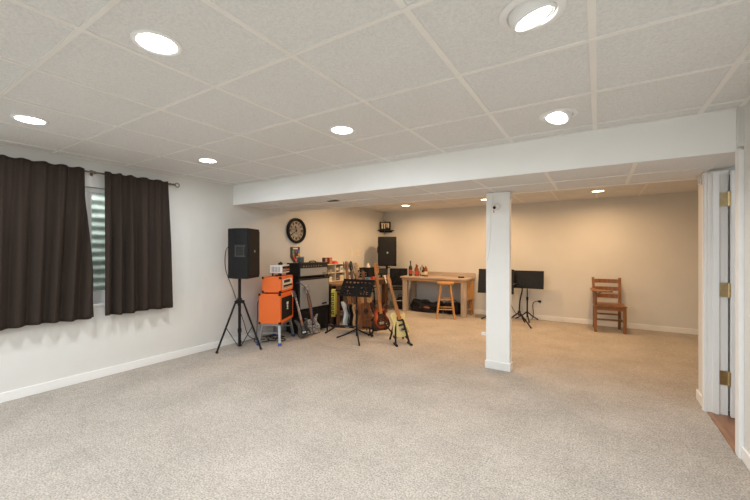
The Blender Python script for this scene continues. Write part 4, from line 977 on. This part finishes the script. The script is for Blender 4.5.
# ------------------------------------------------------------------ on the walls
# clock (faces +x)
t = thing('wall_clock', 'round black-rimmed clock with grey numbered dial on the left wall', 'clock', (XL, 4.345, 1.635), 0, None, (0, PI / 2, 0))
MB().lathe([(0.185, 0.0), (0.208, 0.0), (0.215, 0.015), (0.210, 0.048), (0.190, 0.055), (0.172, 0.040), (0.165, 0.022), (0.185, 0.0)], 48, None, False).build('rim', M['black'], t, smooth=True)
MB().lathe([(0, 0), (0.185, 0), (0.185, 0.018), (0, 0.018)], 48).build('dial', noisy('clock_dial', (0.24, 0.225, 0.20), (0.46, 0.43, 0.385), 22, 0.35, metal=0.3), t)
b = MB()
for i in range(12):
    mt = Matrix.Rotation(i * PI / 6, 4, 'Z')
    b.box(0.112, 0.152, -0.006, 0.006, 0.018, 0.021, mt)
    if i % 3 == 0:
        b.box(0.112, 0.152, -0.02, -0.012, 0.018, 0.021, mt); b.box(0.112, 0.152, 0.012, 0.02, 0.018, 0.021, mt)
    else: b.box(0.115, 0.150, 0.010, 0.014, 0.018, 0.021, mt)
b.build('numerals', M['ink'], t)
b = MB()
for rr, ww in ((0.055, 0.010), (0.098, 0.003)):
    b.lathe([(rr - ww, 0.018), (rr + ww, 0.018), (rr + ww, 0.022), (rr - ww, 0.022)], 36, None, False)
for i in range(6): b.box(0.0, 0.055, -0.004, 0.004, 0.018, 0.0215, Matrix.Rotation(i * PI / 3, 4, 'Z'))
b.build('gear', M['pick_grey'], t)
for nm, a, ln, ww in (('hour_hand', 200, 0.085, 0.007), ('minute_hand', 300, 0.13, 0.005)):
    b = MB(); b.box(-0.02, ln, -ww, ww, 0.026, 0.029, Matrix.Rotation(R(a), 4, 'Z')); b.build(nm, M['ink'], t)
MB().lathe([(0, 0.018), (0.012, 0.018), (0.012, 0.032), (0, 0.032)], 16).build('hub', M['ink'], t)
# pick display plaque
t = thing('pick_plaque', 'brown wooden plaque holding colourful guitar picks below the wall clock', 'plaque', (XL, 4.33, 1.10))
b = MB(); b.prism([(-0.105, 0.09), (-0.03, 0.0), (0.03, 0.0), (0.105, 0.09), (0.105, 0.262), (-0.105, 0.262)], 0, 0.016, 'x'); b.build('board', M['desk_dark'], t, 0.003)
MB().box(0.0155, 0.019, -0.06, 0.05, 0.222, 0.248).build('name_strip', M['paper'], t)
for y, z, m2 in ((-0.055, 0.178, 'teal'), (0.015, 0.18, 'purple'), (0.078, 0.178, 'sky_blue'), (-0.05, 0.125, 'pick_grey'), (0.078, 0.128, 'pick_yellow'), (-0.03, 0.075, 'red'), (0.045, 0.08, 'paper'), (0.01, 0.035, 'pick_pink')):
    b = MB(); b.prism(spline([(y - 0.025, z + 0.02), (y, z + 0.026), (y + 0.025, z + 0.02), (y + 0.012, z - 0.014), (y, z - 0.026), (y - 0.012, z - 0.014)], 3), 0.0155, 0.020, 'x'); b.build('pick', M[m2], t)
# outlets
def outlet(label, loc, yaw, m2, duplex=True):
    t = thing('wall_outlet' if duplex else 'light_switch', label, 'outlet' if duplex else 'switch', loc, yaw)
    MB().box(-0.036, 0.036, -0.006, 0.0, -0.058, 0.058).build('cover_plate', m2, t, 0.002)
    if duplex:
        for z in (-0.025, 0.025): MB().box(-0.018, 0.018, -0.009, -0.005, z - 0.016, z + 0.016).build('socket', M['paper'], t, 0.004)
    else: MB().box(-0.007, 0.007, -0.014, -0.005, -0.014, 0.014).build('toggle', M['paper'], t, 0.002)
    return t
outlet('cream wall plate above the workbench, the left one', (XL, 5.95, 1.235), PI / 2, M['plate'])
outlet('cream switch plate above the workbench, right of the other plate', (XL, 6.19, 1.245), PI / 2, M['plate'], False)
outlet('white wall outlet near the floor right of the plain music stand', (-0.925, YB, 0.32), 0, M['white'])
b = MB(); b.tube(smooth_path([(-0.93, YB - 0.03, 0.345), (-1.0, YB - 0.04, 0.34), (-1.04, YB - 0.05, 0.28), (-1.03, YB - 0.05, 0.1), (-1.05, YB - 0.06, 0.012)]), 0.006, 8); b.box(-0.95, -0.90, YB - 0.042, YB - 0.0095, 0.326, 0.364)
tag(b.build('power_cord', M['rubber'], smooth=True), 'black power cord plugged into the white outlet by music stand', 'cord')
# plug on the column's left side
t = outlet('white outlet on the left side of the column near the floor', (CX0, 4.04, 0.34), -PI / 2, M['white'])
b = MB(); b.box(-0.02, 0.02, -0.06, -0.0085, 0.01, 0.04)
o = b.build('plug_adapter', M['white']); o.location = (CX0, 4.04, 0.34); o.rotation_euler = (0, 0, -PI / 2)
tag(o, 'small white adapter plugged into the outlet of the column', 'adapter')

# corner shelf and framed picture
t = thing('corner_shelf', 'small black shelf high in the far corner above the loudspeaker', 'shelf', (XL, YB, 1.755))
MB().prism([(0.0, 0.0), (0.0, -0.30), (0.05, -0.31), (0.27, -0.06), (0.27, 0.0)], 0, 0.022, 'z').build('board', M['black'], t, 0.003)
b = MB(); b.box(0.0, 0.012, -0.22, -0.02, -0.03, 0.001); b.box(0.02, 0.22, -0.012, 0.0, -0.03, 0.001); b.build('bracket', M['black'], t)
t = thing('picture_frame', 'dark framed picture with brown and pale figures on corner shelf', 'picture frame', (XL + 0.118, YB - 0.150, 1.778), R(42))
fw, fh = 0.125, 0.19
b = MB(); b.box(-fw, fw, -0.01, 0.01, 0, fh); b.build('backing', M['ink'], t, 0.002)
for x0, x1, z0, z1 in ((-fw, fw, 0, 0.018), (-fw, fw, fh - 0.018, fh), (-fw, -fw + 0.018, 0, fh), (fw - 0.018, fw, 0, fh)):
    MB().box(x0, x1, -0.018, -0.008, z0, z1).build('frame_bar', M['black'], t)
b = MB(); b.box(-0.10, 0.09, -0.0125, -0.0095, 0.135, 0.165); b.box(0.02, 0.06, -0.0125, -0.0095, 0.06, 0.14); b.build('picture', M['guitar_nat'], t)
b = MB(); b.box(-0.09, -0.055, -0.013, -0.0095, 0.03, 0.15); b.box(-0.03, -0.005, -0.013, -0.0095, 0.03, 0.14); b.box(0.06, 0.09, -0.013, -0.0095, 0.05, 0.15); b.build('picture', M['paper'], t)

# security camera on the column with its cord
t = thing('security_camera', 'white ball security camera high on the column front', 'camera', (-0.930, CY0, 1.785))
MB().lathe([(0, 0), (0.022, 0), (0.022, 0.012), (0, 0.012)], 18, Matrix.Rotation(PI / 2, 4, 'X')).build('mount', M['white'], t, smooth=True)
MB().ball((0, -0.036, -0.002), 0.036).build('housing', M['white'], t, smooth=True)
MB().lathe([(0, 0.0), (0.016, 0.0), (0.016, 0.012), (0.013, 0.014), (0, 0.014)], 18, Matrix.Translation((-0.016, -0.060, -0.014)) @ Matrix.Rotation(R(115), 4, 'X') @ Matrix.Rotation(R(-20), 4, 'Y')).build('lens', M['ink'], t, smooth=True)
o = MB().box(-0.044, -0.034, -0.007, 0.0, -0.066, -0.030).build('tag', M['pick_pink'], t)
cb = MB(); cb.tube(smooth_path([(-0.98, CY0 - 0.003, 1.92), (-0.975, CY0 - 0.004, 1.86), (-0.985, CY0 - 0.004, 1.81), (-1.0, CY0 - 0.003, 1.76), (-1.005, CY0 - 0.003, 1.5), (-1.02, CY0 - 0.003, 1.3), (-1.04, CY0 - 0.003, 1.2)]), 0.0022, 6)
tag(cb.build('camera_cord', M['white'], smooth=True), 'thin white cord running down the column from the security camera', 'cord')
for loc, yaw, lab in (((CX1, 4.035, 1.885), PI / 2, 'small white sensor on the right side of the column top'), ((0.745, 4.03, 1.895), -PI / 2, 'small white sensor at the top of wall corner beside the door')):
    t = thing('sensor', lab, 'sensor', loc, yaw, 'small white sensors')
    MB().box(-0.022, 0.022, -0.02, 0.0, -0.03, 0.03).build('housing', M['white'], t, 0.006)
    MB().box(-0.012, 0.012, -0.0225, -0.018, -0.02, 0.005).build('lens', M['paper'], t, 0.004)

# ------------------------------------------------------------------ camera, sky, output
cam = bpy.data.cameras.new('camera'); co = bpy.data.objects.new('camera', cam); COL.objects.link(co)
cam.sensor_width = 36; cam.lens = 16.98; cam.clip_start = 0.02
co.location = (0, 0, 1.31); co.rotation_euler = (PI / 2, 0, math.atan(223 / 353.7))
scene.camera = co
wd_ = bpy.data.worlds.new('world'); scene.world = wd_; wd_.use_nodes = True
nt = wd_.node_tree; bg = nt.nodes['Background']
bg.inputs[0].default_value = (0.93, 0.98, 1.0, 1); bg.inputs[1].default_value = 5.5   # overcast sky over the window well
vs_ = scene.view_settings
vs_.view_transform = 'Standard'; vs_.look = 'None'; vs_.gamma = 1; vs_.use_curve_mapping = False
vs_.exposure = -0.30
cy = scene.cycles
cy.use_denoising = True; cy.max_bounces = 12; cy.diffuse_bounces = 8; cy.glossy_bounces = 4; cy.transparent_max_bounces = 12
cy.sample_clamp_indirect = 4.0; cy.caustics_reflective = False; cy.caustics_refractive = False
